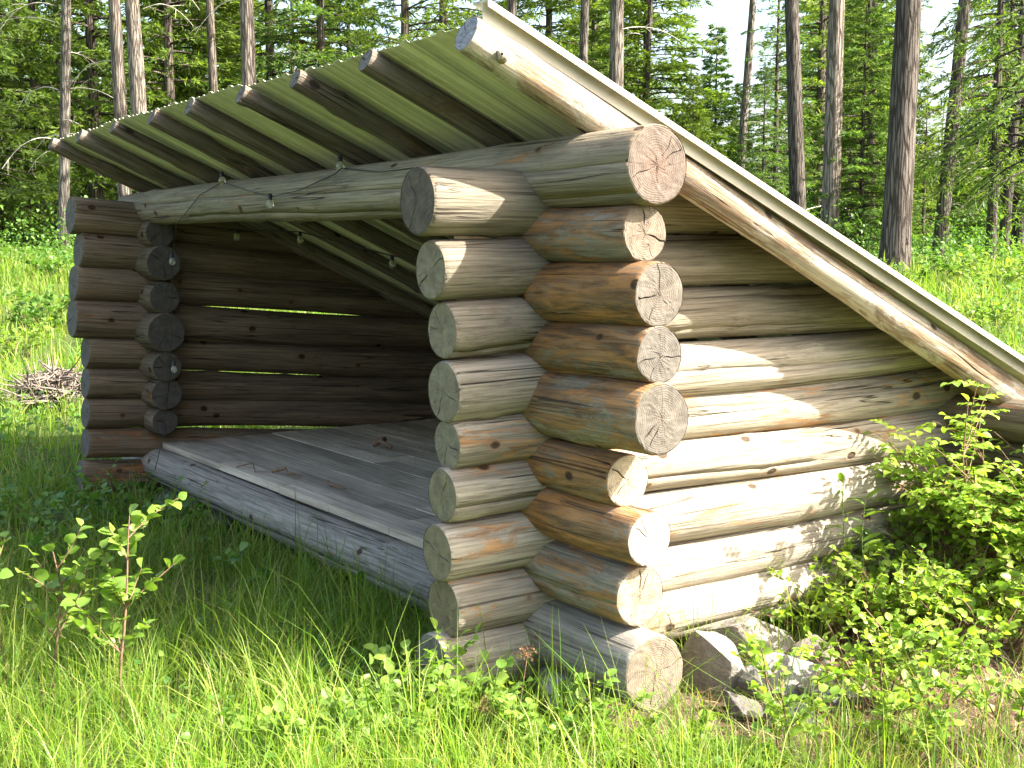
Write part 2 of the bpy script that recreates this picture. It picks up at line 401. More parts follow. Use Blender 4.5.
def add_log(name, p0, p1, r0, r1, mat=None, ends=(1, 1), endcol=((.36, .31, .25), (.36, .31, .25)), heart=(0., 0.), tint=(1, 1, 1), warm=0.0,
            clip=None, seed=0, ncol=44, lump=.035, bend=.008, ncheck=2, parent=None, ring=.05, label=None):
    rs = np.random.default_rng(seed + 1000); p0 = Vector(p0); p1 = Vector(p1); ax = p1 - p0; L = ax.length
    q = ax.to_track_quat('Z', 'Y'); parent = parent or shelter
    nz = max(10, int(L / ring)); zs = np.concatenate([[0, .006, .016], np.linspace(.05, L - .05, nz), [L - .016, L - .006, L]])
    sc_ = np.ones(len(zs)); sc_[[0, -1]] = .955; sc_[[1, -2]] = .985
    th0 = np.arange(ncol) * 2 * math.pi / ncol
    w1 = wave3(seed + 5, 6, (1.5, 6.0)); w2 = wave3(seed + 9, 8, (12., 34.0))
    kn = [(rs.uniform(0, L), rs.uniform(0, 6.28), rs.uniform(.004, .011)) for _ in range(int(L * 3.5) + 1)]
    checks = [(int(rs.integers(0, ncol)), rs.uniform(-.2, .5) * L, rs.uniform(.5, 1.2) * L, rs.uniform(.0006, .0020), rs.uniform(.008, .018)) for _ in range(ncheck)]
    tw0 = rs.uniform(-.12, .12); tws = rs.uniform(0, 6.28); V = []
    phx, phy = rs.uniform(0, 3.14, 2); Rends = []
    for zi, (z, s1) in enumerate(zip(zs, sc_)):
        t = z / L; R = (r0 * (1 - t) + r1 * t)
        tw = tw0 * z + .07 * math.sin(z * 2.3 + tws) + .03 * math.sin(z * 7.1 + tws)
        th = th0 + tw; dR = np.zeros(ncol)
        for (k, za, zb, wd, dp) in checks:
            if za < z < zb:
                g = min(1, (z - za) / .25 + .0, (zb - z) / .25); g = max(g, 0); hw = max(.0004, wd * g) / R
                th[k] = th0[k] + tw; th[(k - 1) % ncol] = th[k] - hw; th[(k + 1) % ncol] = th[k] + hw; dR[k] = -dp * g
        P = np.stack([np.cos(th0 + tw) * .7, np.sin(th0 + tw) * .7, np.full(ncol, z)], -1)
        P2 = np.stack([np.cos(th0 + tw) * R, np.sin(th0 + tw) * R, np.full(ncol, z * .5)], -1)
        rr = R * (1 + lump * w1(P) * 2 + lump * .12 * w2(P2)) + dR
        for (kz, ka, kh) in kn:
            if abs(kz - z) < .1:
                da = (th0 + tw - ka + math.pi) % (2 * math.pi) - math.pi
                rr = rr + kh * np.exp(-((da * R) ** 2 + (kz - z) ** 2) / .0016)
        rr = rr * s1
        env = math.sin(math.pi * t) * min(1, L / 2); ox = bend * 2 * math.sin(phx + 3 * t) * env; oy = bend * 2 * math.sin(phy + 4 * t) * env
        V.append(np.stack([rr * np.cos(th) + ox, rr * np.sin(th) + oy, np.full(ncol, z)], -1))
        if zi in (0, len(zs) - 1): Rends.append((rr, th))
    Vn = np.concatenate(V); m = len(zs); Fc = []
    for a in range(m - 1):
        for b in range(ncol):
            c = (b + 1) % ncol; Fc.append((a * ncol + b, a * ncol + c, (a + 1) * ncol + c, (a + 1) * ncol + b))
    if not ends[0]: Fc.append(tuple(reversed(range(ncol))))
    if not ends[1] and clip is None: Fc.append(tuple(range((m - 1) * ncol, m * ncol)))
    M = Matrix.Translation(p0) @ q.to_matrix().to_4x4()
    me = pymesh(name, Vn, Fc, True)
    if clip is not None:                         # scribed to the underside of the roof
        co, no = clip; bm = bmesh.new(); bm.from_mesh(me)
        lco = M.inverted() @ Vector(co); lno = M.to_3x3().transposed() @ Vector(no)
        res = bmesh.ops.bisect_plane(bm, geom=bm.verts[:] + bm.edges[:] + bm.faces[:], plane_co=lco, plane_no=lno, clear_outer=True)
        ed = [e for e in res['geom_cut'] if isinstance(e, bmesh.types.BMEdge)]
        try: bmesh.ops.edgeloop_fill(bm, edges=ed)
        except Exception: pass
        bm.to_mesh(me); bm.free()
    o = link(name, me, mat or M_LOG, parent)
    o.rotation_mode = 'QUATERNION'; o.rotation_quaternion = q
    base = SH0 if parent == shelter else Vector(parent.location)
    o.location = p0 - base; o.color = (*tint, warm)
    if label: o['label'] = label
    for e in (0, 1):
        if not ends[e]: continue
        rr, th = Rends[e]; nck = int(rs.integers(2, 6)); ks = rs.choice(np.arange(0, ncol, 3), nck, replace=False); cr = []
        for ci, kk in enumerate(ks):
            big = ci < 2
            cr.append((int(kk), rs.uniform(.03, .25) if big else rs.uniform(.3, .7), rs.uniform(.8, 1.0), rs.uniform(.0016, .0032) if big else rs.uniform(.0005, .0012), .018 if big else .008))
        if e == 0: Vd, Fd = end_disc(rr, th, cr, True, rs); Vd = Vd.copy()
        else: Vd, Fd = end_disc(rr, th, cr, False, rs); Vd[:, 2] += L
        d = link('cut_end', pymesh('cut_end', Vd, Fd), M_END, o); d.color = (*endcol[e], heart[e])
    return o

GREY = (.25, .225, .175); TAN = (.47, .40, .31); PALE = (.62, .57, .47); OLIVE = (.34, .32, .21)
roof_clip = ((0, 0, 1.972), Vector((0, .46, 1)).normalized())
# right corner stubs, sill and header (front-wall direction). (x end, z, radius, end colour, heart, tint, warm)
hd = add_log('header_log', (-4.42, 0, 1.746), (.593, 0, 1.752), .098, .122, endcol=(GREY, (.20, .155, .125)), heart=(0, .55), tint=(.86, .80, .68), warm=.16, seed=11, ncheck=3, bend=.006)
stub = [(.542, 1.551, .090, (.25, .205, .155), .2, (.85, .82, .78), .50), (.614, 1.369, .100, (.20, .172, .140), .1, (.74, .71, .65), .58),
        (.618, 1.182, .089, (.18, .16, .135), 0, (.80, .77, .70), .50), (.632, .992, .112, (.18, .158, .13), .1, (.84, .80, .70), .46),
        (.473, .779, .087, (.56, .46, .32), .4, (.80, .77, .69), .52), (.581, .612, .088, (.56, .52, .45), 0, (.92, .86, .76), .60),
        (.537, .421, .099, (.45, .355, .25), .4, (.88, .85, .76), .38)]
for n_, (xe, z, r, ec, ht, ti, wm) in enumerate(stub):
    add_log('corner_log', (-.42, 0, z + .004), (xe, 0, z), r * 1.02, r, ends=(0, 1), endcol=(GREY, ec), heart=(0, ht), tint=ti, warm=wm, seed=30 + n_ * 3)
sill = add_log('sill_log', (-4.45, 0, .195), (.613, 0, .190), .10, .122, endcol=(GREY, (.25, .20, .15)), heart=(0, .1), tint=(.95, .95, .95), warm=.0, seed=61, ncheck=3)
# right wall: front end z, z at the back, radius front/back
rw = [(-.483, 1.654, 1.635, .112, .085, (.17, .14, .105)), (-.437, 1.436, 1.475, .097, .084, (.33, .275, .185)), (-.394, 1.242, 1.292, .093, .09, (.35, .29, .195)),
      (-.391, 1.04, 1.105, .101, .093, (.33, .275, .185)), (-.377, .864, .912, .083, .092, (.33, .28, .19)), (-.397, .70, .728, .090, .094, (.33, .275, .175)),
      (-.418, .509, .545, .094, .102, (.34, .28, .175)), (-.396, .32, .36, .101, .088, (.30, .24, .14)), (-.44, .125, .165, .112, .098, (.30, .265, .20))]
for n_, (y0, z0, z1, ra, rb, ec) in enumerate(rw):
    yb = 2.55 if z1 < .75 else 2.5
    add_log('wall_log', (0, y0, z0), (.01, yb, z1), ra * 1.02, rb * 1.06, ends=(1, 0 if z1 > .6 else 1), endcol=(ec, GREY), tint=(1.10, 1.07, 1.01) if n_ > 2 else (.72, .69, .63),  # tint carries light: sunlit lower logs paler, shaded upper logs darker
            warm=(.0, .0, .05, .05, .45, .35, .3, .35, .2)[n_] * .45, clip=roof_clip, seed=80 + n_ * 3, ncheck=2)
# left wall: sags towards the back
for n_, (y0, z0) in enumerate([(-.457, 1.703), (-.419, 1.50), (-.454, 1.308), (-.467, 1.103), (-.399, .899), (-.406, .715), (-.412, .536), (-.418, .356), (-.455, .154)]):
    ra = (.107, .105, .103, .112, .097, .093, .090, .090, .100)[n_]
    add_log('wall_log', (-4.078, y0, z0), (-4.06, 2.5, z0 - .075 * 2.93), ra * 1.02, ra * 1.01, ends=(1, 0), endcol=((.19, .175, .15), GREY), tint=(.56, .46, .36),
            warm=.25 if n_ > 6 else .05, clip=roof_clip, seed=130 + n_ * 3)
# left corner stubs
for n_, (xe, z, r) in enumerate([(-3.86, 1.60, .088), (-3.80, 1.425, .105), (-3.81, 1.22, .095), (-3.79, 1.015, .118), (-3.80, .81, .09), (-3.82, .645, .096), (-3.86, .475, .082)]):
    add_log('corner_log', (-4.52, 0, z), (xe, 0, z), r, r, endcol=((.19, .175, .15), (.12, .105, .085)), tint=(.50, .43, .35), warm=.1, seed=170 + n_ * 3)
# back wall
for n_, (zl, zr, xr) in enumerate([(.70, .80, .66), (.515, .615, .60), (.325, .43, .66), (.14, .235, .63), (-.02, .045, .62)]):
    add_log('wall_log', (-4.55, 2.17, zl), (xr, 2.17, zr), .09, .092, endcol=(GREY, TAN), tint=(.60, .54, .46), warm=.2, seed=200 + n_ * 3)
# rafters
rx = [(-4.45, -4.36), (-3.85, -3.80), (-3.22, -3.20), (-2.60, -2.58), (-2.085, -2.06), (-1.48, -1.44), (-.957, -.92), (-.39, -.34)]
for n_, (xa, xb) in enumerate(rx):
    add_log('rafter', (xa, -.455, 1.932 + .455 * .46), (xb, 2.75, 1.932 - 2.75 * .46), .040 + .003 * math.sin(n_ * 2.1), .046, mat=M_RAFT, endcol=((.22, .205, .18), (.3, .28, .25)), warm=.2, seed=230 + n_ * 3, tint=(1, 1, 1))
rake = add_log('rafter', (.275, -.47, 1.92 + .47 * .46), (.32, 2.75, 1.92 - 2.75 * .46), .058, .070, mat=M_RAKE, endcol=((.40, .40, .41), TAN), warm=.38, seed=262, lump=.075,
               label='pale peeled rafter at the roof edge')
kv = Vector((.275, -.34, 1.92 + .34 * .46)); v1, f1 = tube([(0, 0, 0), (.045, -.035, -.005), (.085, -.06, -.005), (.088, -.062, -.005)], [.026, .022, .018, .004], 10)
ko = link('knot', npmesh('knot', v1, f1, True), M_RAKE, shelter, kv - SH0); ko.color = (.8, .75, .7, .2)
ko.parent = rake; ko.matrix_parent_inverse = Matrix.Identity(4)
_ml = (Matrix.Translation(rake.location) @ rake.rotation_quaternion.to_matrix().to_4x4()).inverted()
ko.rotation_mode = 'QUATERNION'; ko.rotation_quaternion = _ml.to_quaternion(); ko.location = _ml @ (kv - SH0)

# roof sheets: trapezoid ribs running down the slope
def roof_sheet(x0, x1, c, y0, y1, skew=0.0):
    pts = []; x = x0; per = .229
    prof = [(0, 0), (.040, 0), (.048, .005), (.058, .005), (.066, 0), (.100, 0), (.108, .005), (.118, .005), (.126, 0), (.160, 0), (.178, .011), (.204, .011), (.226, 0)]
    k = 0
    while x0 + k * per < x1 - .001:
        for (dx, dz) in prof:
            xx = x0 + k * per + dx
            if xx <= x1: pts.append((xx, dz))
        k += 1
    if pts[-1][0] < x1 - .002: pts.append((x1, 0))
    ys = np.linspace(y0, y1, 12); V = []; n = len(pts)
    for y in ys:
        for (xx, dz) in pts: V.append((xx + skew * (y - y0) * (xx - x0) / (x1 - x0), y, c - .46 * y + dz + .004 * math.sin(xx * 3 + y * 2)))
    Fc = [(a * n + b, a * n + b + 1, (a + 1) * n + b + 1, (a + 1) * n + b) for a in range(11) for b in range(n - 1)]
    me = pymesh('roof_sheet', V, Fc); bm = bmesh.new(); bm.from_mesh(me); bmesh.ops.solidify(bm, geom=bm.faces[:], thickness=.0012); bm.to_mesh(me); bm.free(); return me
XE = .30; RC = 1.988
xs = [-4.50, -3.53, -2.56, -1.59, -.62, XE]
for q in range(5):
    o = link('roof_sheet', roof_sheet(xs[q], xs[q + 1] + (.03 if q < 4 else 0), RC + (.003 * (q % 2)), -.40 - .012 * ((q * 7) % 3), 2.9, .045 if q == 4 else 0.), M_ROOF, shelter, -SH0)
# folded edge trim along the right verge
Vt = []; Ft = []; ys = np.linspace(-.43, 2.92, 10)
pf = [(XE - .05, .046), (XE + .034, .046), (XE + .034, .024), (XE + .028, .024), (XE + .028, .040), (XE + .004, .040), (XE + .004, -.012), (XE, -.012), (XE, .040), (XE - .05, .040)]
for y in ys:
    for (xx, dz) in pf: Vt.append((xx + .045 * (y + .4), y, RC + .0 - .46 * y + dz))
n = len(pf)
for a in range(9):
    for b in range(n): Ft.append((a * n + b, a * n + (b + 1) % n, (a + 1) * n + (b + 1) % n, (a + 1) * n + b))
Ft += [tuple(range(n)), tuple(reversed(range(9 * n, 10 * n)))]
link('edge_trim', pymesh('edge_trim', Vt, Ft), M_FLASH, shelter, -SH0)

# plank floor
def box(sx, sy, sz, bev=.004):
    bm = bmesh.new(); bmesh.ops.create_cube(bm, size=1.0)
    for v in bm.verts: v.co = (v.co.x * sx, v.co.y * sy, v.co.z * sz)
    if bev: bmesh.ops.bevel(bm, geom=bm.edges[:], offset=bev, segments=1, affect='EDGES')
    me = bpy.data.meshes.new('plank'); bm.to_mesh(me); bm.free(); return me
y = .012; row = 0; rs = np.random.default_rng(4)
while y < 2.03:
    wd = .142; cuts = [-3.97] + ([-3.05, -2.25, -1.7] if row == 0 else sorted(rs.uniform(-3.2, -.9, 1 if row % 2 else 2).tolist())) + [-.11]
    for a, b in zip(cuts[:-1], cuts[1:]):
        o = link('floor_plank', box(b - a - .004, wd - .004, .038, .0015), M_DECK, shelter, Vector(((a + b) / 2, y + wd / 2, .316 + rs.uniform(-.003, .003))) - SH0, (rs.uniform(-.006, .006), 0, 0))
    y += wd; row += 1
for xx in (-3.2, -2.1, -1.0):
    link('floor_joist', box(.09, 1.9, .14), M_DECK, shelter, Vector((xx, 1.14, .222)) - SH0)

# ------------------------------------------------------------------ string lights
sg = empty('string_light', (-3.82, -.14, .4)); S0 = Vector((-3.82, -.14, .4))
tag(sg, 'black cable of clear bulbs strung along the header log and down the left corner', 'string lights')
def pY(px, py, Y): d = pray(px, py); t = (Y - CAM[1]) / d[1]; return CAM + d * t
path = [pY(155, 470, -.13), pY(158, 458, -.13), pY(164, 430, -.05), pY(170, 375, -.04), pY(172, 320, -.04), pY(172, 260, -.04), pY(176, 225, -.1), pY(200, 195, -.12), pY(222, 182, -.07), pY(240, 188, -.122), pY(270, 197, -.128), pY(300, 190, -.126),
        pY(335, 174, -.10), pY(342, 168, -.07), pY(380, 172, -.116), pY(412, 168, -.10), pY(430, 162, -.06)]
v1, f1 = tube(np.array(path), .0024, 6); link('cord', npmesh('cord', v1, f1, True), M_CORD, sg, -S0)
p2 = [np.array(p) for p in ((-3.55, .35, 1.62), (-3.0, .5, 1.60), (-2.4, .75, 1.47), (-1.6, .95, 1.40), (-1.1, 1.05, 1.37))]
v1, f1 = tube(np.array(p2), .004, 6); link('cord', npmesh('cord', v1, f1, True), M_CORD, sg, -S0)
bulb_at = [pY(172, 259, -.055), pY(174, 367, -.05), pY(222, 178, -.06), pY(270, 201, -.14), pY(340, 163, -.05)] + [p + np.array([0, 0, -.03]) for p in p2]
prof = [(.0005, -.036), (.010, -.033), (.0175, -.022), (.018, -.012), (.013, .0), (.009, .008)]
for p in bulb_at:
    Vb = [(r * math.cos(t), r * math.sin(t), z) for (r, z) in prof for t in np.arange(12) * math.pi / 6]
    Fb = [(a * 12 + b, a * 12 + (b + 1) % 12, (a + 1) * 12 + (b + 1) % 12, (a + 1) * 12 + b) for a in range(5) for b in range(12)]
    bo = link('bulb', pymesh('bulb', Vb, Fb, True), M_GLASS, sg, Vector(p) - S0)
    v1, f1 = tube([(0, 0, .006), (0, 0, .03), (0, 0, .034)], [.0105, .0105, .002], 10); link('socket', npmesh('socket', v1, f1, True), M_CORD, bo)

# ------------------------------------------------------------------ stones
def rock(name, loc, size, seed, label, tint=(1, 1, 1), rz=0.0, cat='rock', group=None):
    bm = bmesh.new(); bmesh.ops.create_icosphere(bm, subdivisions=4, radius=1.0)
    w1 = wave3(seed, 6, (1.2, 3.0)); w2 = wave3(seed + 50, 8, (5, 12)); rs = np.random.default_rng(seed)
    N = rs.normal(size=(14, 3)); N /= np.linalg.norm(N, axis=1)[:, None]; D = rs.uniform(.45, .80, 14)
    for v in bm.verts:
        p = np.array(v.co); 
        for nn, dd in zip(N, D):
            t = p @ nn
            if t > dd: p = p - nn * (t - dd) * .93
        p = p * (1 + .10 * w1(p) + .09 * w2(p)); v.co = (p[0] * size[0], p[1] * size[1], p[2] * size[2])
    me = bpy.data.meshes.new(name); bm.to_mesh(me); bm.free()
    o = link(name, me, M_ROCK, None, loc, (0, 0, rz)); o.color = (*tint, 1); tag(o, label, cat, group); return o
G = 'foundation stones at the shelter corner'
def on(p, dz): return (p[0], p[1], p[2] + dz)
rock('rock', on(gp(714, 684), .05), (.19, .16, .17), 1, 'large pale grey stone right beside the lowest sill log end', (.85, .81, .74), .4, group=G)
rock('rock', on(gp(778, 694), .05), (.17, .14, .135), 2, 'blocky blue grey stone in the middle of the foundation pile', (.72, .72, .69), 1.2, group=G)
rock('rock', on(gp(832, 704), .03), (.15, .12, .11), 3, 'low flat grey stone at the right end of the foundation pile', (.68, .67, .63), 2.1, group=G)
rock('rock', on(gp(745, 655), .05), (.20, .17, .14), 4, 'shaded stone tucked under the bottom right wall log', (.78, .73, .66), .2, group=G)
rock('rock', on(gp(806, 678), .04), (.13, .12, .12), 12, 'brownish stone wedged between the blocky one and the leafy bushes', (.5, .45, .38), 1.7, group=G)
rock('rock', on(gp(790, 722), .01), (.11, .09, .07), 14, 'small dark stone in front of the blocky one', (.4, .4, .4), .9, group=G)
rock('rock', on(gp(742, 716), .02), (.10, .09, .08), 9, 'small stone half sunk in grass before the foundation pile', (.52, .5, .47), 2.9, group=G)
rock('rock', (.16, -.03, .01), (.17, .13, .10), 5, 'bright white stone under the sill log near the front corner', (1.7, 1.65, 1.6), .1, group=G)
rock('rock', (-3.75, .02, -.02), (.20, .17, .16), 6, 'mossy grey stone carrying the left end of the sill log', (.7, .72, .68), .7)
rock('rock', (-4.05, 2.1, -.1), (.2, .2, .2), 7, 'stone under the rear left corner of the shelter', (.8, .8, .8), .3)
rock('rock', (-3.25, .10, -.05), (.15, .14, .13), 8, 'dark stone in the shadow under the plank floor', (.6, .6, .58), .3)

# ------------------------------------------------------------------ vegetation helpers
def rnd_unit(n, rs):
    v = rs.normal(size=(n, 3)); return v / np.linalg.norm(v, axis=1)[:, None]
LEAF = np.array([(0, 0, 0), (0, .25, 0), (0, .55, 0), (0, .85, 0), (0, 1.0, 0), (.34, .22, .3), (.42, .52, .35), (.24, .82, .2), (-.34, .22, .3), (-.42, .52, .35), (-.24, .82, .2)])
LEAFF = np.array([(0, 5, 1, 8), (1, 5, 6, 2), (1, 2, 9, 8), (2, 6, 7, 3), (2, 3, 10, 9), (3, 7, 4, 10)])
def leaves(P, Dr, Nn, S, wide=1.0, fold=.35, curl=.25):
    """vectorised leaf cards with a folded midrib. P base points, Dr direction, Nn rough normal, S length"""
    Dr = Dr / (np.linalg.norm(Dr, axis=1)[:, None] + 1e-9); X_ = np.cross(Dr, Nn); X_ /= np.linalg.norm(X_, axis=1)[:, None] + 1e-9
    Z_ = np.cross(X_, Dr); L = LEAF.copy(); L[:, 0] *= wide
    lz = np.abs(L[:, 0]) * fold - curl * L[:, 1] ** 2
    V = P[:, None, :] + S[:, None, None] * (L[None, :, 0, None] * X_[:, None, :] + L[None, :, 1, None] * Dr[:, None, :] + lz[None, :, None] * Z_[:, None, :])
    n = len(P); Fc = (LEAFF[None] + (np.arange(n) * 11)[:, None, None]).reshape(-1, 4)
    return V.reshape(-1, 3), Fc

def stem_path(rs, p0, d0, L, n=8, wob=.15, droop=0.0):
    pts = [np.array(p0, float)]; d = np.array(d0, float); d /= np.linalg.norm(d)
    for k in range(n):
        d = d + rs.normal(0, wob, 3) * .5; d[2] -= droop / n; d /= np.linalg.norm(d); pts.append(pts[-1] + d * L / n)
    return np.array(pts)

def shrub(name, loc, h, spread, nst, leaf, seed, label, cat='shrub', mat=None, group=None, wide=1.0, twigs=4, per=7, bare=.2, r=.004, tint=(1, 1, 1), droop=.25, smat=None, up=.3, pinnate=False):
    rs = np.random.default_rng(seed); st = Acc(); P = []; D = []; N = []; S = []
    def put(path, n, a, s):
        for t in np.linspace(a, 1, n):
            f = t * (len(path) - 1); i0 = min(int(f), len(path) - 2); p = path[i0] + (path[i0 + 1] - path[i0]) * (f - i0)
            d = path[i0 + 1] - path[i0]; d /= np.linalg.norm(d); u = rs.normal(size=3); u -= d * (u @ d); u /= np.linalg.norm(u)
            u[2] = abs(u[2]) * .4; dd = d * (.5 if t < .98 else 1.2) + u; dd[2] += rs.normal(0, .15); nn = np.array([0, 0, 1.]) + rs.normal(0, .45, 3)
            P.append(p); D.append(dd); N.append(nn); S.append(s * rs.uniform(.55, 1.15))
    for k in range(nst):
        a = rs.uniform(0, 6.28); off = np.array([math.cos(a), math.sin(a), 0]) * spread * .25 * rs.uniform(0, 1)
        d0 = np.array([math.cos(a) * spread / h * .7, math.sin(a) * spread / h * .7, 1.0]); L = h * rs.uniform(.65, 1.05)
        path = stem_path(rs, off, d0, L, 9, .13, droop); v, f = tube(path, np.linspace(r, r * .35, len(path)), 5); st.add(v, f)
        put(path, max(3, int(per * .6)), max(.4, bare), leaf)
        for q in range(twigs):
            t = rs.uniform(bare + .05, .95); i0 = int(t * 8.9); p = path[i0]; a2 = rs.uniform(0, 6.28)
            d2 = (path[min(i0 + 1, 9)] - p); d2 = d2 / (np.linalg.norm(d2) + 1e-9) * .6 + np.array([math.cos(a2), math.sin(a2), up]) * .8
            tp = stem_path(rs, p, d2, h * rs.uniform(.16, .34), 5, .15, .15); v, f = tube(tp, np.linspace(r * .5, r * .2, 6), 4); st.add(v, f)
            if pinnate:
                for t3 in np.linspace(.2, 1, 4):
                    p3 = tp[min(5, int(t3 * 5))]; a3 = rs.uniform(0, 6.28); d3 = np.array([math.cos(a3), math.sin(a3), rs.uniform(-.2, .5)])
                    l3 = stem_path(rs, p3, d3, leaf * 3.2, 4, .1, .2); v, f = tube(l3, r * .15, 3); st.add(v, f)
                    side = np.cross(d3, [0, 0, 1.]); side /= np.linalg.norm(side) + 1e-9
                    for t4, sg_ in ((1, 1), (1, -1), (2, 1), (2, -1), (3, 1), (3, -1), (4, 0)):
                        P.append(l3[t4]); D.append(side * sg_ + (l3[t4] - l3[t4 - 1]) / (leaf * .8) * (.5 if sg_ else 1.)); N.append(np.array([0, 0, 1.]) + rs.normal(0, .3, 3)); S.append(leaf * rs.uniform(.75, 1.1))
            else: put(tp, per, .15, leaf)
    o = empty(name, loc); tag(o, label, cat, group)
    link('stem', st.mesh('stem', True), smat or M_STEM, o)
    V, Fc = leaves(np.array(P), np.array(D), np.array(N), np.array(S), wide)
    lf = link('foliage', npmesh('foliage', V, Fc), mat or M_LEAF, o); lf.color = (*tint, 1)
    return o

# ------------------------------------------------------------------ grass
def blades(P, H, Wd, A, lean, seed):
    """P (n,3) base; H height; Wd width; A lean azimuth; lean amount -> quads, 4 levels"""
    n = len(P); t = np.array([0, .35, .7, 1.0]); wt = np.array([.8, 1., .7, .06])
    D = np.stack([np.cos(A), np.sin(A), 0 * A], -1); fa = A + np.random.default_rng(seed).uniform(-1.2, 1.2, n) + math.pi / 2
    Sd = np.stack([np.cos(fa), np.sin(fa), 0 * A], -1)
    off = lean[:, None] * (t[None] ** 2.1); z = H[:, None] * (t[None] - .42 * lean[:, None] * t[None] ** 3)
    C_ = P[:, None, :] + D[:, None, :] * (off * H[:, None])[..., None]; C_[..., 2] += z
    hw = (Wd[:, None] * wt[None] * .5)[..., None] * Sd[:, None, :]
    V = np.stack([C_ - hw, C_ + hw], 2).reshape(-1, 3)
    b = (np.arange(n) * 8)[:, None]; q = np.array([[0, 1, 3, 2], [2, 3, 5, 4], [4, 5, 7, 6]])
    return V, (b[:, :, None] + q[None]).reshape(-1, 4)

_gm = wave3(44, 7, (1.2, 4.0)); _gm2 = wave3(45, 6, (.25, .9))
def in_shelter(x, y): return (x > -4.25) & (x < .12) & (y > .0) & (y < 2.3)
def scatter(n, r0, r1, half, rs):
    a = rs.uniform(-half, half, n); r = np.sqrt(rs.uniform(r0 ** 2, r1 ** 2, n)); ca = math.atan2(F0[1], F0[0])
    return CAM[0] + r * np.cos(ca + a), CAM[1] + r * np.sin(ca + a)
def bare(x, y): return np.exp(-(((x - 1.15) / .95) ** 2 + ((y - 1.25) / 1.0) ** 2)) + np.exp(-(((x - .52) / .30) ** 2 + ((y - .55) / .32) ** 2)) + .8 * np.exp(-(((x - .02) / .30) ** 2 + ((y + .62) / .22) ** 2)) + .75 * np.exp(-(((x - .62) / .34) ** 2 + ((y + .02) / .36) ** 2))
def litter(x, y): return np.exp(-(((x + 1.55) / .33) ** 2 + ((y + .55) / .28) ** 2)) * .9

gacc = Acc()
def grass_zone(ntuft, per, r0, r1, half, hh, ww, lean, seed, spreadr=.05, keep=None):
    rs = np.random.default_rng(seed); x, y = scatter(ntuft, r0, r1, half, rs)
    P3 = np.stack([x, y, 0 * x], -1)
    k = ~in_shelter(x, y) & (rs.uniform(size=len(x)) > np.clip(bare(x, y) * 1.25 + litter(x, y), 0, .985)) & (rs.uniform(size=len(x)) < .72 + .5 * _gm(P3))
    if keep is not None: k &= keep(x, y)
    x, y = x[k], y[k]; th = rs.uniform(.6, 1.25, len(x)) * (1 + .45 * _gm2(np.stack([x, y, 0 * x], -1)))
    x = np.repeat(x, per); y = np.repeat(y, per); th = np.repeat(th, per); n = len(x)
    A = rs.uniform(0, 6.28, n); rr = np.abs(rs.normal(0, spreadr, n)); x = x + np.cos(A) * rr; y = y + np.sin(A) * rr
    k = ~in_shelter(x, y); x, y, th, A = x[k], y[k], th[k], A[k]; n = len(x)
    H = th * hh * rs.uniform(.45, 1.15, n); P = np.stack([x, y, gh(x, y) - .01], -1)
    V, Fc = blades(P, H, ww * rs.uniform(.6, 1.3, n), A + rs.normal(0, .7, n), np.clip(np.abs(rs.normal(lean, .3, n)), .05, 1.3), seed + 1); gacc.add(V, Fc)
grass_zone(5200, 16, 2.0, 6.3, .62, .27, .0034, .55, 301, .045)
grass_zone(2600, 7, 2.0, 6.3, .62, .14, .0050, .7, 302, .07)
grass_zone(1300, 8, 2.6, 6.0, .55, .38, .0036, .5, 306, .03)
grass_zone(4200, 12, 6.3, 12, .62, .30, .0075, .5, 303, .07)
grass_zone(5200, 10, 12, 20, .62, .34, .012, .45, 304, .11)
grass_zone(5200, 8, 20, 32, .62, .36, .022, .4, 305, .16)
grass = link('grass', gacc.mesh('grass'), M_GRASS)
tag(grass, 'lush green meadow grass growing all round the shelter', 'grass', kind='stuff')

# broad leaved ground cover
def cover(n, r0, r1, half, size, seed, keep=None, hmax=.16):
    rs = np.random.default_rng(seed); x, y = scatter(n, r0, r1, half, rs)
    k = ~in_shelter(x, y) & (_gm2(np.stack([x * 1.7 + 9, y * 1.7, 0 * x], -1)) > -.02)
    if keep is not None: k &= keep(x, y, rs)
    x, y = x[k], y[k]; n = len(x); rep = 7; x = np.repeat(x, rep) + rs.normal(0, size * 1.3, n * rep); y = np.repeat(y, rep) + rs.normal(0, size * 1.3, n * rep); n = len(x)
    z = gh(x, y) + rs.uniform(.02, hmax, n); D = np.stack([rs.normal(size=n), rs.normal(size=n), rs.normal(.15, .35, n)], -1)
    N = np.stack([rs.normal(0, .4, n), rs.normal(0, .4, n), np.ones(n)], -1)
    return leaves(np.stack([x, y, z], -1), D, N, size * rs.uniform(.6, 1.2, n), .95)
ca_ = Acc()
ca_.add(*cover(420, 2.2, 6.5, .62, .032, 401, lambda x, y, rs: (bare(x, y) < .6)))
ca_.add(*cover(1600, 6.5, 14, .62, .055, 402, None, .22)); ca_.add(*cover(3600, 14, 30, .62, .07, 403, None, .35))
tag(link('ground_cover', ca_.mesh('ground_cover'), M_LEAF), 'low broad leaved ground cover among the meadow grass', 'ground cover', kind='stuff')

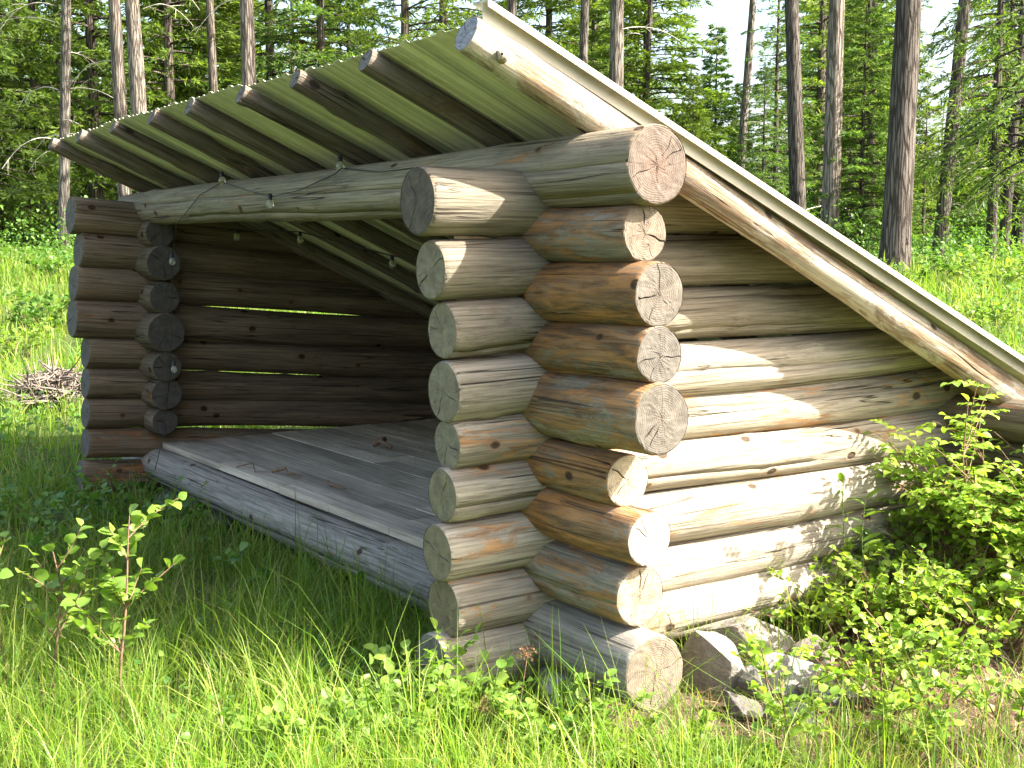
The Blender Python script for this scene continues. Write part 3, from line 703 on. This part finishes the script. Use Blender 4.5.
# needle litter, dry stalks and chips on the bare soil and the planks
la = Acc(); rs = np.random.default_rng(77)
def sticks(x, y, z, ln, wd, tilt=.15):
    n = len(x); a = rs.uniform(0, 6.28, n); V, Fc = blades(np.stack([x, y, z], -1), ln * .12, wd, a, 8.0 * np.ones(n) * rs.uniform(.6, 1.1, n), 5)
    V = V.reshape(n, 8, 3); V[:, :, 2] = z[:, None] + rs.uniform(0, tilt, (n, 1)) * np.repeat(np.linspace(0, 1, 4), 2)[None] * ln[:, None]; la.add(V.reshape(-1, 3), Fc)
x = 1.15 + rs.normal(0, .75, 16000); y = 1.25 + rs.normal(0, .8, 16000); k = ~in_shelter(x, y); x, y = x[k], y[k]
sticks(x, y, gh(x, y) + .004, rs.uniform(.03, .12, len(x)), rs.uniform(.0015, .005, len(x)), .5)
x = -1.55 + rs.normal(0, .4, 900); y = -.5 + rs.normal(0, .28, 900); k = ~in_shelter(x, y); x, y = x[k], y[k]
sticks(x, y, gh(x, y) + .004, rs.uniform(.06, .2, len(x)), rs.uniform(.002, .004, len(x)), .5)
x = rs.uniform(-3.9, -.15, 15000); y = 2.05 - np.abs(rs.normal(0, .55, 15000)); k = y > .05
sticks(x[k], y[k], np.full(k.sum(), .342), rs.uniform(.02, .07, k.sum()), rs.uniform(.0015, .004, k.sum()), .1)
tag(link('needle_litter', la.mesh('needle_litter'), M_LITTER), 'brown needle litter on the bare soil and along the back of the plank floor', 'litter', kind='stuff')

# twigs lying on the floor
def twig(px, py, pts, r, label, name='twig'):
    d = pray(px, py); t = (.340 - CAM[2]) / d[2]; p = CAM + d * t; o = link(name, None); bpy.data.objects.remove(o)
    v, f = tube(np.array(pts), np.linspace(r, r * .4, len(pts)), 6); o = link(name, npmesh(name, v, f, True), M_STEM, None, (p[0], p[1], .342 + r)); tag(o, label, 'twig')
twig(335, 489, [(-.14, .03, 0), (-.05, 0, .004), (.04, .02, .0), (.13, -.01, .012)], .009, 'brown stick lying near the front edge of the plank floor')
twig(284, 476, [(-.10, -.02, 0), (-.03, .02, .02), (.05, .0, .01), (.10, .05, .0)], .011, 'knobbly bark twig on the floor boards behind the stick')
twig(250, 473, [(-.18, 0, 0), (-.08, .05, .03), (.02, .02, .0), (.12, .06, .01)], .005, 'thin curved twig on the boards close to the left stubs')
twig(382, 450, [(-.10, 0, 0), (-.03, .03, .03), (.03, -.02, .03), (.10, .01, .0)], .024, 'dark clump of bark at the back of the plank floor', 'bark_piece')

# ------------------------------------------------------------------ plants one can tell apart
shrub('sapling', gp(52, 705), .66, .06, 1, .050, 501, 'slim sapling with few leaves nearest the left picture edge', 'sapling', M_LEAFY, twigs=9, per=8, bare=.28, r=.0065, up=.5, wide=1.15, droop=0)
shrub('sapling', gp(6, 690), .50, .06, 1, .048, 502, 'short sapling cut by the left picture edge', 'sapling', M_LEAFY, twigs=5, per=4, bare=.2, r=.005, wide=1.15, droop=0)
shrub('sapling', gp(122, 722), .72, .06, 1, .046, 503, 'upright sapling with round yellow green leaves before the left shade', 'sapling', M_LEAFY, twigs=12, per=12, bare=.25, r=.006, wide=1.2, up=.4, droop=0)
GB = 'leafy shrubs beside the right wall'
shrub('rose_bush', gp(990, 628), 1.02, .44, 6, .036, 510, 'tall arching rose bush leaning over the sunlit right wall', 'shrub', M_LEAFY, GB, twigs=9, per=7, bare=.4, r=.006, pinnate=True, up=.4, tint=(1.35, 1.3, 1.1))
shrub('rose_bush', gp(1040, 640), .95, .45, 5, .038, 511, 'rose bush at the right picture edge behind the tall arching one', 'shrub', M_LEAFY, GB, twigs=9, per=7, bare=.35, r=.006, pinnate=True, up=.3, tint=(1.35, 1.3, 1.1))
sh = [(850, 648, .42, .36, 7, .036, 'broad bush hiding the right end of the lowest wall log'), (890, 640, .52, .42, 9, .036, 'dense bush before the middle of the right wall'),
      (925, 640, .55, .45, 9, .042, 'bright bush below the tall rose bush'), (1000, 650, .50, .45, 9, .042, 'round bush at the right picture edge above the bare soil'),
      (735, 775, .13, .2, 4, .030, 'small leafy bush in front of the stone pile'), (690, 766, .16, .22, 4, .030, 'low leafy clump below the stone pile'),
      (880, 712, .36, .30, 6, .036, 'leafy bush right of the flat stone'), (800, 770, .42, .2, 3, .036, 'thin reddish stemmed shrub on the bare soil'),
      (900, 765, .33, .22, 4, .036, 'sparse shrub on the bare soil near the bottom edge'), (945, 705, .38, .25, 4, .036, 'sparse shrub in the middle of the bare soil'),
      (1015, 740, .34, .3, 5, .038, 'leafy shrub in the bottom right corner'), (640, 765, .16, .22, 6, .034, 'flat leafy clump before the lowest sill log end')]
for n_, (px, py, h, sp, ns, lf, lb) in enumerate(sh):
    shrub('leafy_shrub', gp(px, py), h, sp * (1.25 if n_ < 7 else 1), int(ns * (2.4 if n_ < 7 else 1.4)), lf * .92, 520 + n_, lb, 'shrub', M_LEAFY, GB, twigs=6, per=8, bare=.25, wide=1.0, tint=((1.35, 1.3, 1.1), (1.1, 1.1, 1.0), (1.25, 1.2, 1.0))[n_ % 3])
shrub('willowherb', gp(842, 640), .62, .22, 2, .085, 545, 'tall weed with narrow drooping leaves against the sunlit logs', 'weed', M_LEAFY, GB, twigs=0, per=26, bare=.3, wide=.32, smat=M_GSTEM)
lo = [(425, 735, .22, .22, 7, .034, 'pale leafy clump in front of the bottom left log end'), (375, 768, .16, .2, 6, .034, 'leafy clump at the bottom edge left of centre'), (470, 745, .20, .2, 6, .034, 'leafy clump left of the dried flower head'),
      (560, 755, .18, .22, 7, .034, 'low bright clump under the white stone'), (280, 765, .16, .2, 5, .034, 'small leafy clump at the bottom edge among sunlit grass')]
for n_, (px, py, h, sp, ns, lf, lb) in enumerate(lo):
    shrub('leafy_plant', gp(px, py), h * 1.45, sp * 1.1, ns * 2, lf * 1.15, 560 + n_, lb, 'plant', M_LEAFY, 'low leafy plants in the front grass', twigs=3, per=6, bare=.2, r=.0025, smat=M_GSTEM)
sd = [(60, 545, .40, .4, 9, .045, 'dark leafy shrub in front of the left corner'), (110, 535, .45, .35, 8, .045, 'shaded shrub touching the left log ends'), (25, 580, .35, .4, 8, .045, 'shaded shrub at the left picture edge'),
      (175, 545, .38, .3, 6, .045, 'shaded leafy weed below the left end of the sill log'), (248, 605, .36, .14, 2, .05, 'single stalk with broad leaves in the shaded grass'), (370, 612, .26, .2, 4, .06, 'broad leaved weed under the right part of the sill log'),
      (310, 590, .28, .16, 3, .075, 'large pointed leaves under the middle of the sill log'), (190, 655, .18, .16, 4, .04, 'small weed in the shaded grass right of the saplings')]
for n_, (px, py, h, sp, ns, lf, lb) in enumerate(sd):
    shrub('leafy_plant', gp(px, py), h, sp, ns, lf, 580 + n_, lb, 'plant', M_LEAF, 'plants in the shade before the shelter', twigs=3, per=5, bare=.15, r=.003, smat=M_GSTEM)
me_ = [(990, 292, .75, .8, 12, .07, 'yellow green bush on the meadow behind the shelter, farthest right'), (945, 283, .6, .7, 10, .07, 'pale bush on the meadow near the big dark trunk'),
       (985, 335, .5, .5, 9, .055, 'bright bush on the slope just above the low roof corner'), (905, 290, .5, .6, 9, .06, 'small bush at the foot of the biggest dark trunk'), (1018, 268, .9, .8, 12, .08, 'tall yellowish bush at the forest edge on the right'),
       (40, 330, .55, .7, 10, .07, 'sunlit bush on the left meadow'), (15, 360, .5, .6, 10, .06, 'bush on the left meadow at the picture edge'), (55, 280, .5, .7, 10, .08, 'bush at the foot of the pale branched trunk')]
for n_, (px, py, h, sp, ns, lf, lb) in enumerate(me_):
    shrub('meadow_bush', gp(px, py), h, sp, ns, lf, 600 + n_, lb, 'bush', M_LEAFY if n_ % 2 == 0 else M_LEAF, 'bushes on the meadow', twigs=5, per=7, bare=.15, r=.005)

# dried flower heads
def dryflower(loc, h, seed, label):
    rs = np.random.default_rng(seed); st = Acc(); o = empty('dried_flower', loc); tag(o, label, 'dried flower', 'dried flower heads')
    path = stem_path(rs, (0, 0, 0), (.15, .05, 1), h, 8, .06); v, f = tube(path, np.linspace(.0028, .0018, 9), 5); st.add(v, f)
    P = []; tip = path[-1]
    for k in range(26):
        d = rnd_unit(1, rs)[0]; d[2] = abs(d[2]) * 1.1 - .1; q = tip + d * rs.uniform(.012, .042); v, f = tube([tip, (tip + q) / 2 + [0, 0, .004], q], .0008, 3); st.add(v, f)
        for _ in range(3): P.append(q + rs.normal(0, .004, 3))
    link('stem', st.mesh('stem', True), M_STEM, o); n = len(P)
    V, Fc = leaves(np.array(P), rnd_unit(n, rs), rnd_unit(n, rs), rs.uniform(.004, .009, n), 1.2); link('flower_head', npmesh('flower_head', V, Fc), M_BROWN, o)
dryflower(gp(515, 735), .26, 1, 'brown dried flower head before the corner logs')
dryflower(gp(478, 762), .16, 2, 'shorter brown dried flower head near the bottom edge')

# brush pile on the left meadow
rs = np.random.default_rng(91); bp = Acc(); loc = gp(58, 405)
for k in range(900):
    a = rs.uniform(0, 6.28); r0 = rs.uniform(0, .36); p = np.array([math.cos(a) * r0, math.sin(a) * r0, rs.uniform(0, .3) * (1 - r0 * 1.8)]); d = rnd_unit(1, rs)[0]; d[2] *= .35
    v, f = tube(stem_path(rs, p, d, rs.uniform(.08, .3), 4, .25), np.linspace(.010, .004, 5), 4); v[:, 2] = np.maximum(v[:, 2], 0.0); bp.add(v, f)
tag(link('brush_pile', bp.mesh('brush_pile', True), mat_simple('dead_brush', (.15, .125, .10), nscale=12), None, loc), 'heap of grey dead twigs on the meadow left of the shelter', 'brush pile', kind='thing')

# ------------------------------------------------------------------ trees
def kites(P, D, Ln, Wd, rs):
    n = len(P); u = rs.normal(size=(n, 3)); S_ = np.cross(D, u); S_ /= np.linalg.norm(S_, axis=1)[:, None] + 1e-9
    m = P + D * (Ln * .45)[:, None]; V = np.stack([P, m + S_ * (Wd * .5)[:, None], P + D * Ln[:, None], m - S_ * (Wd * .5)[:, None]], 1).reshape(-1, 3)
    return V, np.arange(n * 4).reshape(-1, 4)

def conifer(seed, H=12.0, Rm=2.2, z0=.8, step=.34, nb=6, sub=9, spr=5, size=.17, droop=.35, gap=.12, shape=.85, limbs=True, width=.34):
    rs = np.random.default_rng(seed); P = []; D = []; L = []; limb = Acc()
    z = z0
    while z < H - .15:
        t = (z - z0) / (H - z0); Lm = Rm * (1 - t) ** shape * (0.55 + .45 * min(1, t * 6 + .45)) + .12
        k = max(3, int(round(nb * (.7 + .3 * (1 - t))))); a0 = rs.uniform(0, 6.28)
        for b in range(k):
            if rs.uniform() < gap: continue
            a = a0 + b * 6.283 / k + rs.normal(0, .25); Lb = Lm * rs.uniform(.6, 1.12); zb = z + rs.normal(0, .12)
            up_ = .45 * t + .08; m = max(4, int(Lb / .22)); s = np.linspace(0, 1, m)
            pts = np.stack([np.cos(a) * Lb * s, np.sin(a) * Lb * s, zb + Lb * (up_ * s - droop * s ** 1.7 + .10 * s ** 4)], -1)
            if limbs: v, f = tube(pts, np.linspace(.008 + .012 * Lb, .004, m), 3); limb.add(v, f)
            ns = max(3, int(sub * Lb / Rm) + 2)
            for q in range(ns):
                tt = rs.uniform(.12, 1.0) ** .75; i0 = min(int(tt * (m - 1)), m - 2); p = pts[i0] + (pts[i0 + 1] - pts[i0]) * (tt * (m - 1) - i0)
                d = pts[i0 + 1] - pts[i0]; d /= np.linalg.norm(d) + 1e-9; side = np.array([-d[1], d[0], 0]); side *= rs.choice([-1, 1]); sl_ = (.16 + .30 * Lb * (1 - tt) ** .7) * rs.uniform(.6, 1.1)
                dd = d * .75 + side * .8 + np.array([0, 0, rs.normal(-.1, .12)]); dd /= np.linalg.norm(dd)
                for e in range(spr):
                    u = (e + rs.uniform(0, 1)) / spr; P.append(p + dd * sl_ * u + np.array([0, 0, -.06 * u * u])); g = dd + rs.normal(0, .45, 3); g[2] -= .08; D.append(g / np.linalg.norm(g)); L.append(size * rs.uniform(.6, 1.25))
        z += step * rs.uniform(.75, 1.25)
    P = np.array(P); D = np.array(D); L = np.array(L); V, Fc = kites(P, D, L, L * width, rs)
    return V, Fc, limb

def trunk_mesh(H, r, seed, lean=(0, 0), wob=.04, n=18, flare=.25, top=.35, limb=None, seg=.22):
    zs = np.linspace(-.3, H, max(8, int(H / seg))); w1 = wave3(seed, 6, (.5, 1.4)); w2 = wave3(seed + 3, 10, (8, 26))
    V = []; th = np.arange(n) * 6.2832 / n
    for z in zs:
        R = r * (1 - (1 - top) * max(z, 0) / H) * (1 + flare * math.exp(-max(z, 0) / .35))
        P = np.stack([np.cos(th), np.sin(th), np.full(n, z * .35)], -1); Q = np.stack([np.cos(th) * r * 4, np.sin(th) * r * 4, np.full(n, z * .25)], -1)
        rr = R * (1 + .07 * w1(P) + .10 * w2(Q)); cx = lean[0] * z + wob * w1(np.array([1.3, .2, z * .6])); cy = lean[1] * z + wob * w1(np.array([.1, 2.2, z * .6]))
        V.append(np.stack([cx + rr * np.cos(th), cy + rr * np.sin(th), np.full(n, z)], -1))
    m = len(zs); i = np.arange(m - 1)[:, None] * n; j = np.arange(n)[None, :]; k = (j + 1) % n
    a = Acc(); a.add(np.concatenate(V), np.stack([i + j, i + k, i + n + k, i + n + j], -1).reshape(-1, 4))
    if limb is not None and limb.n: a.add(np.concatenate(limb.V), np.concatenate(limb.F))
    return a.mesh('trunk', True)

# crown library
LIB = {}
def lib(key, **kw):
    V, Fc, limb = conifer(**kw); LIB[key] = (npmesh('crown_' + key, V, Fc), trunk_mesh(kw.get('H', 12.) * .97, kw.get('tr', .13) if False else .13, kw['seed'], n=9, top=.08, limb=limb, flare=.15, wob=.03))
lib('dense', seed=1, H=12, Rm=2.3, nb=9, sub=21, spr=11, size=.17, width=.22, step=.25, gap=.06)
lib('dense_b', seed=2, H=12, Rm=2.0, nb=8, sub=19, spr=11, size=.16, droop=.45, width=.2)
lib('slim', seed=3, H=12, Rm=1.6, nb=8, sub=17, spr=11, size=.18, droop=.3, shape=.9, width=.25, step=.22, gap=.05)
lib('loose', seed=4, H=12, Rm=2.4, nb=6, sub=15, spr=10, size=.16, width=.2, gap=.25, step=.42, droop=.5, z0=1.6)
lib('larch', seed=5, H=12, Rm=1.9, nb=7, sub=15, spr=10, size=.14, width=.2, gap=.2, step=.36, droop=.25, z0=1.8, shape=.7)
lib('ragged', seed=6, H=12, Rm=2.6, nb=6, sub=16, spr=10, size=.17, width=.2, gap=.3, step=.40, droop=.65, z0=2.0, shape=.6)
LIB['canopy'] = (npmesh('crown_canopy', *conifer(seed=7, H=9, Rm=2.1, z0=.1, nb=5, sub=6, spr=4, size=.26, gap=.3, step=.6, droop=.2, shape=.5, limbs=False)[:2]), None)

def fir(px, depth, h, key, label, mat=None, tint=(1, 1, 1), name='fir_tree', cat='tree', group='firs at the forest edge', rz=None, wide=1.0):
    loc = spot(px, depth); o = empty(name, loc, rz if rz is not None else random.uniform(0, 6.28)); tag(o, label, cat, group)
    s = h / 12.0; c, t = LIB[key]
    tr = link('trunk', t, M_BARK, o); tr.scale = (s * wide, s * wide, s); tr.color = (.62, .56, .5, 1)
    cr = link('crown', c, None, o); cr.scale = (s * wide, s * wide, s); cr.color = (*tint, 1)
    if not c.materials: c.materials.append(M_FIR)
    if mat: cr.material_slots[0].link = 'OBJECT'; cr.material_slots[0].material = mat
    return o

B = (1.35, 1.3, 1.0)
firs = [(-25, 36, 19, 'dense', 'dense fir cut by the left picture edge', None, (1.1, 1.1, 1)), (28, 42, 20, 'loose', 'loose fir left of the pale branched trunk', M_LARCH, (1, 1, 1)),
    (44, 40, 17, 'ragged', 'ragged fir just left of the pale branched trunk', M_LARCH, (.85, .9, .85)), (100, 39, 19, 'loose', 'loose fir between the pale branched trunk and the twin trunks', M_LARCH, (1, 1, .9)),
    (176, 37, 18, 'larch', 'full green fir right of the twin trunks', None, B), (205, 41, 20, 'slim', 'slim fir behind the thin trunk above the roof', M_LARCH, (1, 1, 1)),
    (275, 40, 19, 'loose', 'loose fir right of the thick trunk above the roof', M_LARCH, (1, 1, 1)), (325, 38, 17, 'dense_b', 'dark dense fir above the middle of the roof edge', None, (.9, 1, .95)),
    (352, 47, 14, 'slim', 'narrow fir left of the small patch of sky', None, (1, 1, 1)), (408, 31, 15, 'larch', 'light green larch right of the small patch of sky', M_LARCH, (1.15, 1.15, 1)),
    (445, 38, 17, 'loose', 'loose fir behind the light green larch', None, B), (492, 42, 17, 'larch', 'thin larch above the high roof corner', M_LARCH, (1, 1, 1)),
    (548, 43, 18, 'dense_b', 'green fir right of the high roof corner', None, B), (592, 42, 16, 'larch', 'bright larch just left of the furrowed trunk above the roof', M_LARCH, (1.2, 1.2, 1)),
    (644, 37, 12.6, 'dense', 'big bright fir sloping down to the open sky', M_LARCH, (.95, 1.0, .9)), (712, 42, 7.6, 'slim', 'pointed fir standing alone against the open sky', None, (1.0, 1.15, 1.1)),
    (737, 48, 6.6, 'slim', 'small fir between the pointed fir and the leaning trunk', None, B), (772, 36, 9.5, 'loose', 'blue green fir right of the leaning bare trunk', None, (1.1, 1.25, 1.2)),
    (815, 40, 17, 'larch', 'light fir between the two tall trunks on the right', M_LARCH, (1, 1, 1)), (866, 33, 13, 'larch', 'bright larch left of the biggest dark trunk', M_LARCH, (1.05, 1.05, .9)),
    (858, 27, 6.6, 'dense', 'dark young fir in front of the bright larch', None, (1.0, 1.1, 1.0)), (936, 47, 6.3, 'loose', 'low fir behind the leaning trunk on the right', None, B),
    (988, 27, 11, 'ragged', 'ragged fir right of the leaning trunk', None, (1, 1, .9)), (1030, 23, 12, 'ragged', 'big dark fir cut by the right picture edge', None, (.95, 1, .95)),
    (1012, 33, 14, 'larch', 'pale larch behind the ragged fir', M_LARCH, (1, 1, .9)), (760, 31, 5.2, 'dense_b', 'young dark fir at the foot of the leaning bare trunk', None, (.9, 1, 1)),
    (842, 46, 15, 'dense', 'deep green fir right behind the pale furrowed trunk', None, (.85, 1.0, .95)), (790, 52, 14, 'dense_b', 'deep green fir behind the dark trunk left of the pale furrowed one', None, (.85, 1, .95)),
    (962, 43, 6.4, 'dense', 'short deep green fir right of the leaning trunk', None, (.85, 1, .95)), (893, 52, 11, 'dense', 'deep green fir hidden behind the biggest dark trunk', None, (.9, 1, .95)), (1000, 40, 13, 'dense_b', 'deep green fir behind the ragged fir near the right edge', None, (.85, 1, .9)),
    (690, 34, 5.0, 'dense', 'young fir below the pointed fir', M_LARCH, (1, 1, 1)), (920, 36, 5.4, 'larch', 'small pale larch between the biggest trunk and the leaning trunk', M_LARCH, (1, 1, 1))]
for (px, dp, h, key, lb, mt, ti) in firs: fir(px, dp, h, key, lb, mt, ti, wide=1.25 if px in (644, 712, 737) else 1.0)

def dead_branch(parent, z, az, L, curve, seed, r=.014):
    rs = np.random.default_rng(seed); s = np.linspace(0, 1, 10); wob = np.cumsum(rs.normal(0, .018, 10))
    pts = np.stack([np.cos(az) * L * s + wob * math.sin(az), np.sin(az) * L * s - wob * math.cos(az), z + L * (.35 * s - curve * s ** 2.2)], -1)
    a = Acc(); v, f = tube(pts, np.linspace(r, r * .35, 10), 5); a.add(v, f)
    for k in range(3):
        i0 = int(rs.integers(3, 9)); d = pts[i0] - pts[i0 - 1]; d = d / np.linalg.norm(d) + rs.normal(0, .5, 3)
        v, f = tube(stem_path(rs, pts[i0], d, L * .25, 4, .2, .3), np.linspace(r * .5, r * .2, 5), 4); a.add(v, f)
    link('dead_branch', a.mesh('dead_branch', True), M_DEAD, parent)

RAZ = math.atan2(RT[1], RT[0])
def bare_tree(pxb, pxt, width, diam, label, tint, H=17, branches=0, seed=0, canopy=True, side=0, group='tall bare trunks'):
    """tall trunk: pixel column at eye height and at the picture's top edge, pixel width and real thickness fix its distance and lean"""
    dp = diam * FPX / width; a = spot(pxb, dp); dz = 250 / FPX * dp
    # natural keystone of a vertical line under this pitch, removed so that only real lean is kept
    kx = (pxb - 512) * (250 * math.sin(PITCH) / FPX); lean = ((pxt - pxb) - kx) / FPX * dp / dz
    o = empty('pine_tree', a); tag(o, label, 'tree', group)
    lv = (RT[0] * lean, RT[1] * lean); tr = link('trunk', trunk_mesh(H, diam / 2 * 1.06, seed + 700, lean=lv, n=20), M_BARK, o); tr.color = (*tint, 1)
    if canopy:
        c = link('crown', LIB['canopy'][0], None, o, (lv[0] * H * .55, lv[1] * H * .55, H * .55), (0, 0, seed)); c.color = (1, 1, 1, 1)
        if not LIB['canopy'][0].materials: LIB['canopy'][0].materials.append(M_FIR)
    rs = np.random.default_rng(seed + 40)
    for k in range(branches):
        z = rs.uniform(1.2, 6.5); az = RAZ + (math.pi if (rs.uniform() < .5 + .4 * side) else 0) + rs.normal(0, .5)
        dead_branch(o, z, az, rs.uniform(.7, 1.7), rs.uniform(.3, .95), seed * 31 + k)
    return o
trunks = [(66, 69, 11, .28, 'straight grey trunk with curved pale dead branches at far left', (.95, .9, .86), 11, .7), (61, 58, 7, .24, 'dark trunk half hidden behind the pale branched trunk', (.55, .5, .48), 2, 0),
    (130, 117, 14, .34, 'left one of the twin trunks above the left roof end', (1.0, .92, .86), 2, 0), (151, 135, 17, .40, 'right, thicker one of the twin trunks above the left roof end', (1.1, 1.02, .95), 6, -.9),
    (221, 212, 10, .28, 'thin brown trunk between the twin trunks and the thick trunk', (.85, .76, .70), 1, 0), (255, 248, 16, .38, 'thick pale trunk behind the third rafter from the left', (1.1, 1.0, .95), 2, 0),
    (296, 293, 5, .2, 'very thin trunk above the middle of the roof', (.8, .75, .7), 1, 0), (512, 512, 11, .26, 'dark trunk rising behind the high roof corner', (.6, .55, .53), 1, 0), (578, 585, 10, .25, 'slim trunk left of the furrowed trunk above the roof', (.75, .7, .66), 2, 0),
    (613, 616, 16, .38, 'furrowed trunk above the sunlit roof edge', (1.0, .92, .85), 1, 0), (640, 650, 6, .17, 'thin dark trunk in front of the big bright fir', (.5, .45, .42), 1, 0),
    (733, 751, 9, .26, 'leaning bare trunk with dead branches beside the open sky', (1.3, 1.22, 1.15), 8, 0), (799, 790, 16, .38, 'dark trunk left of the pale furrowed one on the right', (.62, .57, .55), 1, 0),
    (827, 835, 18, .38, 'pale furrowed trunk between two dark ones on the right', (1.15, 1.05, .98), 1, 0), (892, 906, 27, .44, 'biggest dark trunk with deeply furrowed bark', (.55, .50, .48), 1, 0),
    (936, 962, 14, .30, 'leaning grey trunk right of the biggest dark trunk', (.72, .66, .62), 4, 0), (1000, 1022, 10, .24, 'dark trunk inside the ragged fir near the right edge', (.42, .38, .36), 5, 0),
    (1016, 1030, 10, .26, 'dark trunk cut by the right picture edge', (.40, .36, .34), 4, 0), (26, 22, 5, .16, 'very thin dark trunk at far left in the shade', (.45, .42, .4), 3, 0),
    (5, 2, 8, .24, 'trunk at the left picture edge', (.6, .55, .52), 2, 0), (871, 868, 6, .18, 'thin trunk beneath the dark young fir', (.5, .45, .42), 2, 0), (92, 95, 5, .17, 'thin trunk between the pale branched trunk and the roof end', (.5, .45, .42), 2, 0)]
for n_, (b, t, wd, dm, lb, ti, br, sd_) in enumerate(trunks):
    bare_tree(b, t, wd, dm, lb, ti, branches=br, seed=n_ + 1, side=sd_, canopy=wd > 8)

# far wood behind, one mass
fa = Acc(); ft = Acc(); rs = np.random.default_rng(55)
protos = [conifer(seed=60 + q, H=12, Rm=(2.3, 1.8, 2.1)[q], z0=.6, step=.5, nb=6, sub=9, spr=5, size=.34, limbs=False, gap=.12, width=.26) for q in range(3)]
for k in range(420):
    px = rs.uniform(-420, 1450); dp = rs.uniform(46, 95); p = spot(px, dp); h = rs.uniform(8.5, 15) if px < 600 else rs.uniform(12, 20)
    for (c, wd, yt) in ((722, 62, 150), (938, 26, 140), (372, 14, 40), (480, 18, 10)):
        if abs(px - c) < wd + 2.0 * FPX / dp: h = min(h, max(2., 1.5 + (250 - yt - rs.uniform(0, 25)) * dp / FPX - p[2]))
    V, Fc, _ = protos[k % 3]; s = h / 12; a = rs.uniform(0, 6.28); sx = s * rs.uniform(.85, 1.25) if h > 8 else s * 1.3
    Vx = np.stack([(V[:, 0] * math.cos(a) - V[:, 1] * math.sin(a)) * sx + p[0], (V[:, 0] * math.sin(a) + V[:, 1] * math.cos(a)) * sx + p[1], V[:, 2] * s + p[2]], -1); fa.add(Vx, Fc)
    zt = np.array([0, h * .5, h * .9]); v, f = tube(np.stack([np.full(3, p[0]), np.full(3, p[1]), zt + p[2] - .3], -1), [.16 * s, .1 * s, .03], 5); ft.add(v, f)
wood = link('distant_wood', None) if False else link('distant_wood', fa.mesh('distant_wood'), M_FIR); tag(wood, 'dense conifer wood far behind the tall trunks', 'forest', kind='stuff')
# undergrowth along the forest edge
ua = Acc(); rs = np.random.default_rng(56); n = 900
x, y = scatter(n, 22, 48, .55, rs); rep = 70; x = np.repeat(x, rep) + rs.normal(0, .45, n * rep); y = np.repeat(y, rep) + rs.normal(0, .45, n * rep); n = len(x)
ua.add(*leaves(np.stack([x, y, gh(x, y) + np.abs(rs.normal(.3, .4, n))], -1), rnd_unit(n, rs), rnd_unit(n, rs) * .5 + np.array([0, 0, 1.]), rs.uniform(.04, .10, n), .9))
tag(link('undergrowth', ua.mesh('undergrowth'), M_LEAF), 'brushy undergrowth along the foot of the forest', 'undergrowth', kind='stuff')
